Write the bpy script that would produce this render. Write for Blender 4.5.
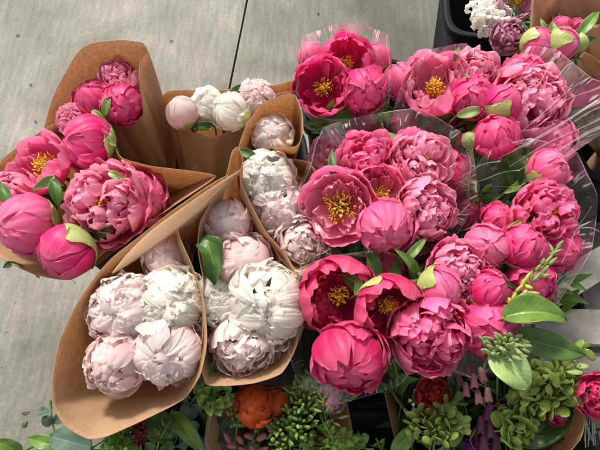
import bpy, math, random
import numpy as np
from mathutils import Vector
R = math.radians
for o in list(bpy.data.objects): bpy.data.objects.remove(o)
scene = bpy.context.scene
C = scene.collection

# ---------------------------------------------------------------- camera, sky, sun, exposure
PITCH = R(62); HFOV = R(56); DIST = 0.85; Z0 = 0.45
cam_loc = np.array([0.0, -DIST*math.cos(PITCH), Z0+DIST*math.sin(PITCH)])
cd = bpy.data.cameras.new('camera'); cam = bpy.data.objects.new('camera', cd); C.objects.link(cam)
cam.location = cam_loc; cam.rotation_euler = (R(90)-PITCH, 0, 0)
cd.sensor_width = 36; cd.lens = 18/math.tan(HFOV/2); cd.clip_start = 0.02; cd.clip_end = 200
scene.camera = cam
F_ = np.array([0, math.cos(PITCH), -math.sin(PITCH)])      # forward
U_ = np.array([0, math.sin(PITCH), math.cos(PITCH)])       # up
X_ = np.array([1.0, 0, 0])
FP = 300/math.tan(HFOV/2)

SUN_EL, SUN_AZ = R(48), R(-24)     # azimuth measured from +Y towards +X
w = bpy.data.worlds.new('World'); scene.world = w; w.use_nodes = True
nt = w.node_tree; bg = nt.nodes['Background']
sky = nt.nodes.new('ShaderNodeTexSky'); sky.sky_type = 'NISHITA'; sky.sun_disc = False
sky.sun_elevation = SUN_EL; sky.sun_rotation = SUN_AZ; sky.air_density = 1.0; sky.dust_density = 3.0; sky.ozone_density = 0.6
skh = nt.nodes.new('ShaderNodeHueSaturation'); skh.inputs['Saturation'].default_value = .22   # milky overcast rather than deep blue
nt.links.new(sky.outputs[0], skh.inputs['Color']); nt.links.new(skh.outputs[0], bg.inputs[0]); bg.inputs[1].default_value = 0.14
sd = bpy.data.lights.new('sun', 'SUN'); sd.energy = 2.9; sd.angle = R(9); sd.color = (1.0, 0.945, 0.86)
so = bpy.data.objects.new('sun', sd); C.objects.link(so)
sdir = Vector((math.sin(SUN_AZ)*math.cos(SUN_EL), math.cos(SUN_AZ)*math.cos(SUN_EL), math.sin(SUN_EL)))
so.rotation_euler = sdir.to_track_quat('Z', 'Y').to_euler(); so.location = sdir*5
scene.cycles.transparent_max_bounces = 20
scene.view_settings.view_transform = 'Standard'; scene.view_settings.look = 'None'
scene.view_settings.exposure = 0.65
scene.cycles.max_bounces = 16; scene.cycles.diffuse_bounces = 8; scene.cycles.transmission_bounces = 8; scene.view_settings.gamma = 1.0

def at(u, v, z):
    """world point at height z seen where the photograph has (u, v)"""
    d = F_ + X_*((u-300)/FP) + U_*((225-v)/FP)
    k = (z-cam_loc[2])/d[2]
    return cam_loc + d*k
def mpp(p):                         # metres per photograph pixel at p
    return float(np.dot(np.asarray(p)-cam_loc, F_))/FP

# ---------------------------------------------------------------- helpers
def rv(rng,k=1): return np.array([rng.uniform(-1,1),rng.uniform(-1,1),rng.uniform(-1,1)])*k
class MB:
    def __init__(s): s.v=[]; s.f=[]; s.uv=[]; s.n=0
    def grid(s, P, UV, closed=False):
        a, b = P.shape[:2]; n0 = s.n
        s.v.append(P.reshape(-1,3)); s.uv.append(UV.reshape(-1,2)); s.n += a*b
        idx = np.arange(a*b).reshape(a,b)+n0
        if closed: idx = np.concatenate([idx, idx[:1]],0)
        q = np.stack([idx[:-1,:-1],idx[1:,:-1],idx[1:,1:],idx[:-1,1:]],-1).reshape(-1,4)
        s.f.append(q)
    def build(s, name, mat, parent=None, origin=(0,0,0), solid=0, sub=0, label=None):
        V = np.concatenate(s.v)-np.asarray(origin); Fc = np.concatenate(s.f); UV = np.concatenate(s.uv)
        me = bpy.data.meshes.new(name)
        me.vertices.add(len(V)); me.vertices.foreach_set('co', V.astype(np.float32).ravel())
        me.loops.add(Fc.size); me.loops.foreach_set('vertex_index', Fc.ravel().astype(np.int32))
        me.polygons.add(len(Fc)); me.polygons.foreach_set('loop_start', np.arange(0,Fc.size,4,dtype=np.int32))
        me.polygons.foreach_set('loop_total', np.full(len(Fc),4,dtype=np.int32))
        uvl = me.uv_layers.new(name='UVMap'); uvl.data.foreach_set('uv', UV[Fc.ravel()].astype(np.float32).ravel())
        me.update(calc_edges=True); me.validate()
        me.polygons.foreach_set('use_smooth', np.ones(len(me.polygons),dtype=bool))
        me.materials.append(mat)
        o = bpy.data.objects.new(name, me); C.objects.link(o)
        if parent: o.parent = parent
        if solid:
            m = o.modifiers.new('solid','SOLIDIFY'); m.thickness = solid; m.offset = 0
        if sub:
            m = o.modifiers.new('sub','SUBSURF'); m.levels = m.render_levels = sub
        if label: o['label'] = label
        return o
def tag(o, label, cat, group=None):
    o['label']=label; o['category']=cat
    if group: o['group']=group
    return o
def thing(name, label, cat, loc, group=None):
    o = bpy.data.objects.new(name, None); C.objects.link(o); o.location = [float(x) for x in loc]
    o.empty_display_size = .02
    return tag(o, label, cat, group)
def norm(a):
    a = np.asarray(a,float); return a/(np.linalg.norm(a)+1e-12)
def frame(axis, ref=(0,0,1)):
    z = norm(axis); r = np.asarray(ref,float)
    if abs(np.dot(z,r))>.97: r = np.array([1.0,0,0])
    x = norm(np.cross(r,z)); y = np.cross(z,x); return np.stack([x,y,z],1)
def spline(pts, n, closed=False):
    P = np.asarray(pts,float); m = len(P)
    seg = m if closed else m-1
    out=[]
    T = np.linspace(0,seg,n,endpoint=not closed)
    for t in T:
        i = min(int(t), seg-1); f = t-i
        g = (lambda k: P[k%m]) if closed else (lambda k: P[min(max(k,0),m-1)])
        p0,p1,p2,p3 = g(i-1),g(i),g(i+1),g(i+2)
        out.append(.5*((2*p1)+(-p0+p2)*f+(2*p0-5*p1+4*p2-p3)*f*f+(-p0+3*p1-3*p2+p3)*f**3))
    return np.array(out)
def tube(mb, path, r, n=6):
    P = np.asarray(path,float); k=len(P)
    r = np.broadcast_to(np.asarray(r,float),(k,)) if np.ndim(r)==0 else np.interp(np.linspace(0,1,k),np.linspace(0,1,len(r)),r)
    T = np.gradient(P,axis=0); T/= np.linalg.norm(T,axis=1)[:,None]+1e-9
    ref = np.array([0.3,0.9,0.2]); A = np.cross(T,ref); A/= np.linalg.norm(A,axis=1)[:,None]+1e-9; B=np.cross(T,A)
    a = np.linspace(0,2*math.pi,n,endpoint=False)
    G = P[None]+ (np.cos(a)[:,None,None]*A[None]+np.sin(a)[:,None,None]*B[None])*r[None,:,None]
    UV = np.stack(np.broadcast_arrays((a/6.283)[:,None], np.linspace(0,1,k)[None]),-1)
    mb.grid(G,UV,closed=True)
def blob(mb, c, axis, rl, rw, n=8, m=6, point=0.0, rw2=None):
    """ellipsoid, optionally pointed at its far end"""
    M = frame(axis); a=np.linspace(0,2*math.pi,n,endpoint=False)[:,None]; t=np.linspace(0,1,m)[None]
    rad = np.sin(np.pi*np.clip(t,.001,.999))**(.8) * (1-point*t)
    z = -np.cos(np.pi*t)*rl
    L = np.stack([np.cos(a)*rad*rw, np.sin(a)*rad*(rw2 or rw), z+0*a],-1)
    mb.grid(np.asarray(c)+L@M.T, np.stack(np.broadcast_arrays(a/6.283,t),-1), closed=True)
def lathe(mb, c, axis, prof, n=12):
    M = frame(axis); a=np.linspace(0,2*math.pi,n,endpoint=False)[:,None]
    pr = np.asarray(prof,float)
    L = np.stack([np.cos(a)*pr[None,:,0], np.sin(a)*pr[None,:,0], pr[None,:,1]+0*a],-1)
    mb.grid(np.asarray(c)+L@M.T, np.stack(np.broadcast_arrays(a/6.283,np.linspace(0,1,len(pr))[None]),-1), closed=True)
def leaf(mb, base, tip, width, up=(0,0,1), fold=.25, bend=.12, wave=.05, rng=random, shape='lance', nu=7, nv=11):
    base=np.asarray(base,float); tip=np.asarray(tip,float); ax=tip-base; L=np.linalg.norm(ax); ax/=L
    up = norm(np.asarray(up,float)-ax*np.dot(up,ax)); side=np.cross(ax,up)
    s=np.linspace(-1,1,nu)[:,None]; t=np.linspace(0,1,nv)[None]
    if shape=='lance': prof = np.sin(np.pi*t**.75)**.9*(1-.15*t)+.03*(1-t)
    elif shape=='oval': prof = np.sin(np.pi*np.clip(t,0,1)**.85)**.65
    else: prof = np.sqrt(np.clip(1-(2*t-1)**2,0,1))
    prof = np.clip(prof,.02,None)
    p1,p2 = rng.random()*6, rng.random()*6
    x = s*prof*width/2
    y = t*L+0*s
    z = np.abs(s)*prof*width*fold + bend*L*np.sin(np.pi*t)*1.0 + wave*width*np.sin(9*t+p1+2*s)*np.abs(s)+ .0*s - bend*L*t*t*.8
    P = base + x[...,None]*side + y[...,None]*ax + z[...,None]*up
    mb.grid(P, np.stack(np.broadcast_arrays((s+1)/2,t),-1))

# ---------------------------------------------------------------- materials
def mat_new(name):
    m = bpy.data.materials.new(name); m.use_nodes=True; m.node_tree.nodes.clear(); return m, m.node_tree.nodes, m.node_tree.links
def N(ns, t, **k):
    n = ns.new(t)
    for a,b in k.items():
        if a in n.inputs: n.inputs[a].default_value=b
        else: setattr(n,a,b)
    return n
_pm={}
def petal_mat(key, tip, base, rough=.45, trans=.38, veins=1.0, edge=None, pale_streak=0.0):
    if key in _pm: return _pm[key]
    m,ns,ln = mat_new(key)
    uv = ns.new('ShaderNodeUVMap'); sep=ns.new('ShaderNodeSeparateXYZ'); ln.new(uv.outputs[0],sep.inputs[0])
    mp = ns.new('ShaderNodeMapping'); mp.inputs['Scale'].default_value=(26,2.2,1); ln.new(uv.outputs[0],mp.inputs[0])
    nz = N(ns,'ShaderNodeTexNoise'); nz.inputs['Scale'].default_value=1.6; nz.inputs['Detail'].default_value=3; ln.new(mp.outputs[0],nz.inputs['Vector'])
    geo=ns.new('ShaderNodeNewGeometry')
    # pigment: base -> tip along the petal, broken by the veins
    a=ns.new('ShaderNodeMath'); a.operation='MULTIPLY_ADD'; a.inputs[1].default_value=.35*veins; ln.new(nz.outputs[0],a.inputs[0]); 
    ln.new(sep.outputs[1],a.inputs[2])
    r=ns.new('ShaderNodeValToRGB'); ln.new(a.outputs[0],r.inputs[0])
    r.color_ramp.elements[0].position=.15; r.color_ramp.elements[0].color=(*base,1)
    r.color_ramp.elements[1].position=.885; r.color_ramp.elements[1].color=(*tip,1)
    if edge:
        e=r.color_ramp.elements.new(1.0); e.color=(*edge,1); r.color_ramp.elements[1].position=.88
    # pale pigment streaks and margin, with highlights painted into the colour
    mf=ns.new('ShaderNodeMapping'); mf.inputs['Scale'].default_value=(7,1.1,1); ln.new(uv.outputs[0],mf.inputs[0])
    of=ns.new('ShaderNodeVectorMath'); of.operation='ADD'; cb=ns.new('ShaderNodeCombineXYZ'); rm=ns.new('ShaderNodeMath'); rm.operation='MULTIPLY'; rm.inputs[1].default_value=37; ln.new(geo.outputs['Random Per Island'],rm.inputs[0]); ln.new(rm.outputs[0],cb.inputs[2]); ln.new(mf.outputs[0],of.inputs[0]); ln.new(cb.outputs[0],of.inputs[1])
    nf=N(ns,'ShaderNodeTexNoise'); nf.inputs['Scale'].default_value=1.0; nf.inputs['Detail'].default_value=4; ln.new(of.outputs[0],nf.inputs['Vector'])
    fr_=ns.new('ShaderNodeMapRange'); fr_.inputs[1].default_value=.48; fr_.inputs[2].default_value=.75; fr_.inputs[3].default_value=0; fr_.inputs[4].default_value=pale_streak; ln.new(nf.outputs[0],fr_.inputs[0])
    mg=ns.new('ShaderNodeMapRange'); mg.inputs[1].default_value=.90; mg.inputs[2].default_value=1.0; mg.inputs[3].default_value=0; mg.inputs[4].default_value=pale_streak*.9; ln.new(sep.outputs[1],mg.inputs[0])
    fm=ns.new('ShaderNodeMath'); fm.operation='MAXIMUM'; ln.new(fr_.outputs[0],fm.inputs[0]); ln.new(mg.outputs[0],fm.inputs[1])
    fx_=ns.new('ShaderNodeMix'); fx_.data_type='RGBA'; ln.new(fm.outputs[0],fx_.inputs[0]); ln.new(r.outputs[0],fx_.inputs[6]); fx_.inputs[7].default_value=(.92,.48,.62,1)
    hs=ns.new('ShaderNodeHueSaturation'); ln.new(fx_.outputs[2],hs.inputs['Color'])
    mr=ns.new('ShaderNodeMapRange'); mr.inputs[3].default_value=.80; mr.inputs[4].default_value=1.1; ln.new(geo.outputs['Random Per Island'],mr.inputs[0]); ln.new(mr.outputs[0],hs.inputs['Value'])
    # vein bump
    mp2=ns.new('ShaderNodeMapping'); mp2.inputs['Scale'].default_value=(30,1.2,1); ln.new(uv.outputs[0],mp2.inputs[0])
    n2=N(ns,'ShaderNodeTexNoise'); n2.inputs['Scale'].default_value=1.3; n2.inputs['Detail'].default_value=4; n2.inputs['Distortion'].default_value=.35; ln.new(mp2.outputs[0],n2.inputs['Vector'])
    tc=ns.new('ShaderNodeTexCoord'); n3=N(ns,'ShaderNodeTexNoise'); n3.inputs['Scale'].default_value=90; n3.inputs['Detail'].default_value=3; ln.new(tc.outputs['Object'],n3.inputs['Vector'])
    ad=ns.new('ShaderNodeMath'); ad.operation='ADD'; ln.new(n2.outputs[0],ad.inputs[0]); ln.new(n3.outputs[0],ad.inputs[1])
    bp=ns.new('ShaderNodeBump'); bp.inputs['Strength'].default_value=.3; bp.inputs['Distance'].default_value=.0011; ln.new(ad.outputs[0],bp.inputs['Height'])
    p=ns.new('ShaderNodeBsdfPrincipled'); ln.new(hs.outputs[0],p.inputs['Base Color']); p.inputs['Roughness'].default_value=rough
    p.inputs['Specular IOR Level'].default_value=.35; p.inputs['Sheen Weight'].default_value=.12; p.inputs['Sheen Roughness'].default_value=.4
    ln.new(bp.outputs[0],p.inputs['Normal'])
    tr=ns.new('ShaderNodeBsdfTranslucent'); g=ns.new('ShaderNodeGamma'); g.inputs[1].default_value=.85; ln.new(hs.outputs[0],g.inputs[0]); ln.new(g.outputs[0],tr.inputs[0]); ln.new(bp.outputs[0],tr.inputs['Normal'])
    mx=ns.new('ShaderNodeMixShader'); mx.inputs[0].default_value=trans; ln.new(p.outputs[0],mx.inputs[1]); ln.new(tr.outputs[0],mx.inputs[2])
    o=ns.new('ShaderNodeOutputMaterial'); ln.new(mx.outputs[0],o.inputs[0])
    _pm[key]=m; return m
def leaf_mat(key, col, col2=None, rough=.4, trans=.25, spec=.4, midrib=True):
    if key in _pm: return _pm[key]
    col2 = col2 or tuple(c*.6 for c in col)
    m,ns,ln = mat_new(key)
    uv=ns.new('ShaderNodeUVMap'); tc=ns.new('ShaderNodeTexCoord')
    nz=N(ns,'ShaderNodeTexNoise'); nz.inputs['Scale'].default_value=55; nz.inputs['Detail'].default_value=4; ln.new(tc.outputs['Object'],nz.inputs['Vector'])
    r=ns.new('ShaderNodeValToRGB'); r.color_ramp.elements[0].position=.35; r.color_ramp.elements[1].position=.68
    r.color_ramp.elements[0].color=(*col2,1); r.color_ramp.elements[1].color=(*col,1); ln.new(nz.outputs[0],r.inputs[0])
    # pale midrib and side veins from the leaf's own coordinates
    sep=ns.new('ShaderNodeSeparateXYZ'); ln.new(uv.outputs[0],sep.inputs[0])
    m1=ns.new('ShaderNodeMath'); m1.operation='SUBTRACT'; m1.inputs[1].default_value=.5; ln.new(sep.outputs[0],m1.inputs[0])
    m2=ns.new('ShaderNodeMath'); m2.operation='ABSOLUTE'; ln.new(m1.outputs[0],m2.inputs[0])
    m3=ns.new('ShaderNodeMapRange'); m3.inputs[1].default_value=.0; m3.inputs[2].default_value=.045; m3.inputs[3].default_value=.5 if midrib else 0; m3.inputs[4].default_value=0; ln.new(m2.outputs[0],m3.inputs[0])
    mixc=ns.new('ShaderNodeMix'); mixc.data_type='RGBA'; ln.new(m3.outputs[0],mixc.inputs[0]); ln.new(r.outputs[0],mixc.inputs[6]); mixc.inputs[7].default_value=(min(1,col[0]*2+.04),min(1,col[1]*1.7+.04),min(1,col[2]*1.6+.02),1)
    # side veins: y - |x| stripes
    m4=ns.new('ShaderNodeMath'); m4.operation='MULTIPLY_ADD'; m4.inputs[1].default_value=-.55; ln.new(m2.outputs[0],m4.inputs[0]); ln.new(sep.outputs[1],m4.inputs[2])
    m5=ns.new('ShaderNodeMath'); m5.operation='MULTIPLY'; m5.inputs[1].default_value=62; ln.new(m4.outputs[0],m5.inputs[0])
    m6=ns.new('ShaderNodeMath'); m6.operation='SINE'; ln.new(m5.outputs[0],m6.inputs[0])
    bp=ns.new('ShaderNodeBump'); bp.inputs['Strength'].default_value=.16; bp.inputs['Distance'].default_value=.0005; ln.new(m6.outputs[0],bp.inputs['Height'])
    p=ns.new('ShaderNodeBsdfPrincipled'); ln.new(mixc.outputs[2],p.inputs['Base Color']); p.inputs['Roughness'].default_value=rough; p.inputs['Specular IOR Level'].default_value=spec
    ln.new(bp.outputs[0],p.inputs['Normal'])
    tr=ns.new('ShaderNodeBsdfTranslucent'); tr.inputs[0].default_value=(min(1,col[0]*1.6),min(1,col[1]*1.6),col[2]*.6,1)
    mx=ns.new('ShaderNodeMixShader'); mx.inputs[0].default_value=trans; ln.new(p.outputs[0],mx.inputs[1]); ln.new(tr.outputs[0],mx.inputs[2])
    o=ns.new('ShaderNodeOutputMaterial'); ln.new(mx.outputs[0],o.inputs[0])
    _pm[key]=m; return m
def plain_mat(key, col, rough=.5, spec=.4, noise=0, nscale=40, bump=0, bscale=60, bdist=.001):
    if key in _pm: return _pm[key]
    m,ns,ln = mat_new(key); tc=ns.new('ShaderNodeTexCoord')
    p=ns.new('ShaderNodeBsdfPrincipled'); p.inputs['Base Color'].default_value=(*col,1); p.inputs['Roughness'].default_value=rough; p.inputs['Specular IOR Level'].default_value=spec
    if noise:
        nz=N(ns,'ShaderNodeTexNoise'); nz.inputs['Scale'].default_value=nscale; nz.inputs['Detail'].default_value=5; ln.new(tc.outputs['Object'],nz.inputs['Vector'])
        r=ns.new('ShaderNodeValToRGB'); r.color_ramp.elements[0].position=.3; r.color_ramp.elements[1].position=.88
        r.color_ramp.elements[0].color=(*[c*(1-noise) for c in col],1); r.color_ramp.elements[1].color=(*[min(1,c*(1+noise)) for c in col],1)
        ln.new(nz.outputs[0],r.inputs[0]); ln.new(r.outputs[0],p.inputs['Base Color'])
    if bump:
        nb=N(ns,'ShaderNodeTexNoise'); nb.inputs['Scale'].default_value=bscale; nb.inputs['Detail'].default_value=5; ln.new(tc.outputs['Object'],nb.inputs['Vector'])
        bp=ns.new('ShaderNodeBump'); bp.inputs['Strength'].default_value=bump; bp.inputs['Distance'].default_value=bdist; ln.new(nb.outputs[0],bp.inputs['Height']); ln.new(bp.outputs[0],p.inputs['Normal'])
    o=ns.new('ShaderNodeOutputMaterial'); ln.new(p.outputs[0],o.inputs[0]); _pm[key]=m; return m
def kraft_mat():
    m,ns,ln = mat_new('kraft_paper'); tc=ns.new('ShaderNodeTexCoord')
    n1=N(ns,'ShaderNodeTexNoise'); n1.inputs['Scale'].default_value=160; n1.inputs['Detail'].default_value=6; n1.inputs['Roughness'].default_value=.7
    mp=ns.new('ShaderNodeMapping'); mp.inputs['Scale'].default_value=(1,1,.35); ln.new(tc.outputs['Object'],mp.inputs[0]); ln.new(mp.outputs[0],n1.inputs['Vector'])
    n2=N(ns,'ShaderNodeTexNoise'); n2.inputs['Scale'].default_value=9; n2.inputs['Detail'].default_value=3; ln.new(tc.outputs['Object'],n2.inputs['Vector'])
    r=ns.new('ShaderNodeValToRGB'); r.color_ramp.elements[0].position=.3; r.color_ramp.elements[1].position=.88
    r.color_ramp.elements[0].color=(.47,.305,.18,1); r.color_ramp.elements[1].color=(.53,.355,.22,1); ln.new(n1.outputs[0],r.inputs[0])
    hs=ns.new('ShaderNodeHueSaturation'); mr=ns.new('ShaderNodeMapRange'); mr.inputs[3].default_value=.85; mr.inputs[4].default_value=1.12; ln.new(n2.outputs[0],mr.inputs[0]); ln.new(mr.outputs[0],hs.inputs['Value']); ln.new(r.outputs[0],hs.inputs['Color'])
    # creases: sparse voronoi facets + fibre grain
    vo=ns.new('ShaderNodeTexVoronoi'); vo.feature='F1'; vo.inputs['Scale'].default_value=11; ln.new(tc.outputs['Object'],vo.inputs['Vector'])
    b1=ns.new('ShaderNodeBump'); b1.inputs['Strength'].default_value=.9; b1.inputs['Distance'].default_value=.010; ln.new(vo.outputs[0],b1.inputs['Height'])
    b2=ns.new('ShaderNodeBump'); b2.inputs['Strength'].default_value=.25; b2.inputs['Distance'].default_value=.0008; ln.new(n1.outputs[0],b2.inputs['Height']); ln.new(b1.outputs[0],b2.inputs['Normal'])
    p=ns.new('ShaderNodeBsdfPrincipled'); ln.new(hs.outputs[0],p.inputs['Base Color']); p.inputs['Roughness'].default_value=.62; p.inputs['Specular IOR Level'].default_value=.3; ln.new(b2.outputs[0],p.inputs['Normal'])
    # light coming through: blotchy fibre density
    n3=N(ns,'ShaderNodeTexNoise'); n3.inputs['Scale'].default_value=210; n3.inputs['Detail'].default_value=4; ln.new(tc.outputs['Object'],n3.inputs['Vector'])
    r3=ns.new('ShaderNodeValToRGB'); r3.color_ramp.elements[0].position=.4; r3.color_ramp.elements[1].position=.6
    r3.color_ramp.elements[0].color=(.66,.40,.20,1); r3.color_ramp.elements[1].color=(.84,.56,.31,1); ln.new(n3.outputs[0],r3.inputs[0])
    tr=ns.new('ShaderNodeBsdfTranslucent'); ln.new(r3.outputs[0],tr.inputs[0])
    mx=ns.new('ShaderNodeMixShader'); mx.inputs[0].default_value=.42; ln.new(p.outputs[0],mx.inputs[1]); ln.new(tr.outputs[0],mx.inputs[2])
    o=ns.new('ShaderNodeOutputMaterial'); ln.new(mx.outputs[0],o.inputs[0]); return m
def cello_mat(name='clear_cellophane',st=.65,wd=.015,sc_=26,haze=(.02,.20),vary=1):
    m,ns,ln = mat_new(name); uv=ns.new('ShaderNodeUVMap'); tc=ns.new('ShaderNodeTexCoord')
    mp=ns.new('ShaderNodeMapping'); mp.inputs['Scale'].default_value=(34,2.0,1); ln.new(uv.outputs[0],mp.inputs[0])
    n1=N(ns,'ShaderNodeTexNoise'); n1.inputs['Scale'].default_value=1.0; n1.inputs['Detail'].default_value=4; n1.inputs['Distortion'].default_value=.8; ln.new(mp.outputs[0],n1.inputs['Vector'])
    n2=N(ns,'ShaderNodeTexNoise'); n2.inputs['Scale'].default_value=22; n2.inputs['Detail'].default_value=2; n2.inputs['Distortion'].default_value=.6; ln.new(tc.outputs['Object'],n2.inputs['Vector'])
    b1=ns.new('ShaderNodeBump'); b1.inputs['Strength'].default_value=.7; b1.inputs['Distance'].default_value=.006; ln.new(n1.outputs[0],b1.inputs['Height'])
    b2=ns.new('ShaderNodeBump'); b2.inputs['Strength'].default_value=.5; b2.inputs['Distance'].default_value=.01; ln.new(n2.outputs[0],b2.inputs['Height']); ln.new(b1.outputs[0],b2.inputs['Normal'])
    g=ns.new('ShaderNodeBsdfGlossy'); g.inputs['Roughness'].default_value=.16; g.inputs[0].default_value=(1,1,1,1); ln.new(b2.outputs[0],g.inputs['Normal'])
    t=ns.new('ShaderNodeBsdfTransparent'); t.inputs[0].default_value=(.985,.98,.985,1)
    lw=ns.new('ShaderNodeLayerWeight'); lw.inputs[0].default_value=.5; 
    pw=ns.new('ShaderNodeMath'); pw.operation='POWER'; pw.inputs[1].default_value=3.5; ln.new(lw.outputs['Facing'],pw.inputs[0])
    ml=ns.new('ShaderNodeMapRange'); ml.inputs[3].default_value=.15; ml.inputs[4].default_value=.6; ln.new(pw.outputs[0],ml.inputs[0])
    mx0=ns.new('ShaderNodeMixShader'); ln.new(ml.outputs[0],mx0.inputs[0]); ln.new(t.outputs[0],mx0.inputs[1]); ln.new(g.outputs[0],mx0.inputs[2])
    # white streaks on creases and cut edge: highlights painted into the film
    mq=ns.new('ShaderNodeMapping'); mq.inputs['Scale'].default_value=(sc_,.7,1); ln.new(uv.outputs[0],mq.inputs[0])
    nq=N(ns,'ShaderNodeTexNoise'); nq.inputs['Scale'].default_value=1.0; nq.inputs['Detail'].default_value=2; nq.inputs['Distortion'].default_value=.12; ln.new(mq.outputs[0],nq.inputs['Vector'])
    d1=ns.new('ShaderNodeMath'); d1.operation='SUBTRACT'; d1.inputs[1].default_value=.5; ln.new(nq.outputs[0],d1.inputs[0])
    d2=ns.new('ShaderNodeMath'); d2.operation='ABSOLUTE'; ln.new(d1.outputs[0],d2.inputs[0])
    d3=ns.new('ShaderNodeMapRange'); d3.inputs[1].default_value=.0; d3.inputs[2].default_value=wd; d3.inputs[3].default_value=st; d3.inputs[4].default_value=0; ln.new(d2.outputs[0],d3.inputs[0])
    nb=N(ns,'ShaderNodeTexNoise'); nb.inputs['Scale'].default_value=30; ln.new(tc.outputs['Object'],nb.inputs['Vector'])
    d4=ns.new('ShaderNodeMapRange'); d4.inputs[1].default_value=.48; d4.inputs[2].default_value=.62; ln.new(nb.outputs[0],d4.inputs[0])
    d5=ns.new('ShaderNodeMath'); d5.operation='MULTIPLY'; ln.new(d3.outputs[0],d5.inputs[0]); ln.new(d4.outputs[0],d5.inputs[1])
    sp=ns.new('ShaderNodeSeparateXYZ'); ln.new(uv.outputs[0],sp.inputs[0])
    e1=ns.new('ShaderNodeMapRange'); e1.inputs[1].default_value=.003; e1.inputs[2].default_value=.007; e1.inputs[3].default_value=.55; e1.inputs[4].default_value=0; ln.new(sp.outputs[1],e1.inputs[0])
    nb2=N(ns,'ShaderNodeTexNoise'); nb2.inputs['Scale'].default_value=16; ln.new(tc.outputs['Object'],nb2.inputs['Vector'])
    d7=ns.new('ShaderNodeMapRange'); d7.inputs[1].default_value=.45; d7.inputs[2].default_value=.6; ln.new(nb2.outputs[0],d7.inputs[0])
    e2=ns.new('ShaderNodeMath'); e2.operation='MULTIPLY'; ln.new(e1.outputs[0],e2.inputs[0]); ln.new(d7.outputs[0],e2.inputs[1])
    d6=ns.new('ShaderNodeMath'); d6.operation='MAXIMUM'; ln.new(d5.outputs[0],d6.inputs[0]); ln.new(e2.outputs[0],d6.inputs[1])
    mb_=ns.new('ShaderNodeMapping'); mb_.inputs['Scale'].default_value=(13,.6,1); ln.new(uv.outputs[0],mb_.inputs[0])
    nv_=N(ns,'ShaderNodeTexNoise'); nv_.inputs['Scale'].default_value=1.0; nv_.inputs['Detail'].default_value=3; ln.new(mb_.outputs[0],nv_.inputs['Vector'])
    h1=ns.new('ShaderNodeMapRange'); h1.inputs[1].default_value=.5; h1.inputs[2].default_value=.72; h1.inputs[3].default_value=haze[0]; h1.inputs[4].default_value=haze[1]; ln.new(nv_.outputs[0],h1.inputs[0])  # film haze, plus pale bands painted as broad sheen
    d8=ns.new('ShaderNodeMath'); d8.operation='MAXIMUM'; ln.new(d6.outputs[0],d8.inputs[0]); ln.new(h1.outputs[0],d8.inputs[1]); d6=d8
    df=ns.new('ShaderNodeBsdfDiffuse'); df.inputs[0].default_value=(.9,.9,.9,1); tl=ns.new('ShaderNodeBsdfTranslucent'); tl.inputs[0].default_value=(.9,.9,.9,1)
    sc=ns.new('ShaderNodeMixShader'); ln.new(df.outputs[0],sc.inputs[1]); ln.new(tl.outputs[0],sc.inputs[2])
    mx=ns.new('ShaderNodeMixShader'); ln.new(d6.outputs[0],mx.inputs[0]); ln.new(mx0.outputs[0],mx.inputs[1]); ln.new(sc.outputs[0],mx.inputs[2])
    o=ns.new('ShaderNodeOutputMaterial'); ln.new(mx.outputs[0],o.inputs[0]); return m
KRAFT = kraft_mat(); CELLO = cello_mat(); CELLO2 = cello_mat('glint_streak_cellophane',.9,.02,44,(.02,.26)); GLINT_FOLD = cello_mat('glint_fold_cellophane',.8,.05,3,(.10,.62))  # last two carry heavier painted highlight streaks

PC = {  # pigment: tip, base
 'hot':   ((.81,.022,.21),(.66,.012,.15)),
 'deep':  ((.68,.013,.135),(.48,.006,.08)),  # crimson pigment; also stands in for shade on low pink peonies
 'pink':  ((.88,.135,.335),(.76,.04,.21)),
 'green': ((.42,.50,.17),(.34,.42,.12)),
 'coral': ((.86,.165,.27),(.78,.07,.17)),
 'light': ((.91,.33,.49),(.84,.14,.31)),
 'blush': ((.97,.88,.85),(.96,.76,.75)),
 'white': ((.97,.94,.89),(.96,.87,.82)),
 'cream': ((.97,.94,.87),(.96,.88,.78)),
 'shell': ((.94,.80,.77),(.92,.60,.62)),
 'mauve': ((.66,.32,.44),(.52,.14,.28)),
 'orange':((.50,.075,.008),(.36,.035,.005)),
 'scarlet':((.62,.05,.045),(.5,.02,.03)),
 'violet':((.22,.03,.32),(.16,.02,.22)),
}
PC = {k:v for k,v in PC.items()}
def pm(k): return petal_mat('petal_'+k, PC[k][0], PC[k][1], edge=tuple(c*.90+.10*w for c,w in zip(PC[k][0],(.92,.66,.74))) if k in('hot','deep','pink','light') else None, trans=.62 if k in('blush','white','cream','shell') else .42, pale_streak={'hot':.28,'deep':.16,'pink':.42,'light':.42,'shell':.15}.get(k,0.0))
SEPAL = leaf_mat('sepal_green',(.46,.50,.19),(.32,.40,.11),trans=.2,midrib=False)
STEM = plain_mat('stem_green',(.13,.22,.05),.45,noise=.25)
PLEAF = leaf_mat('peony_leaf',(.10,.20,.035),(.05,.12,.02))
PLEAF2 = leaf_mat('peony_leaf_pale',(.24,.36,.09),(.14,.25,.05))
STAM = plain_mat('stamen_yellow',(.90,.50,.03),.6,noise=.3,nscale=200)

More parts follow.
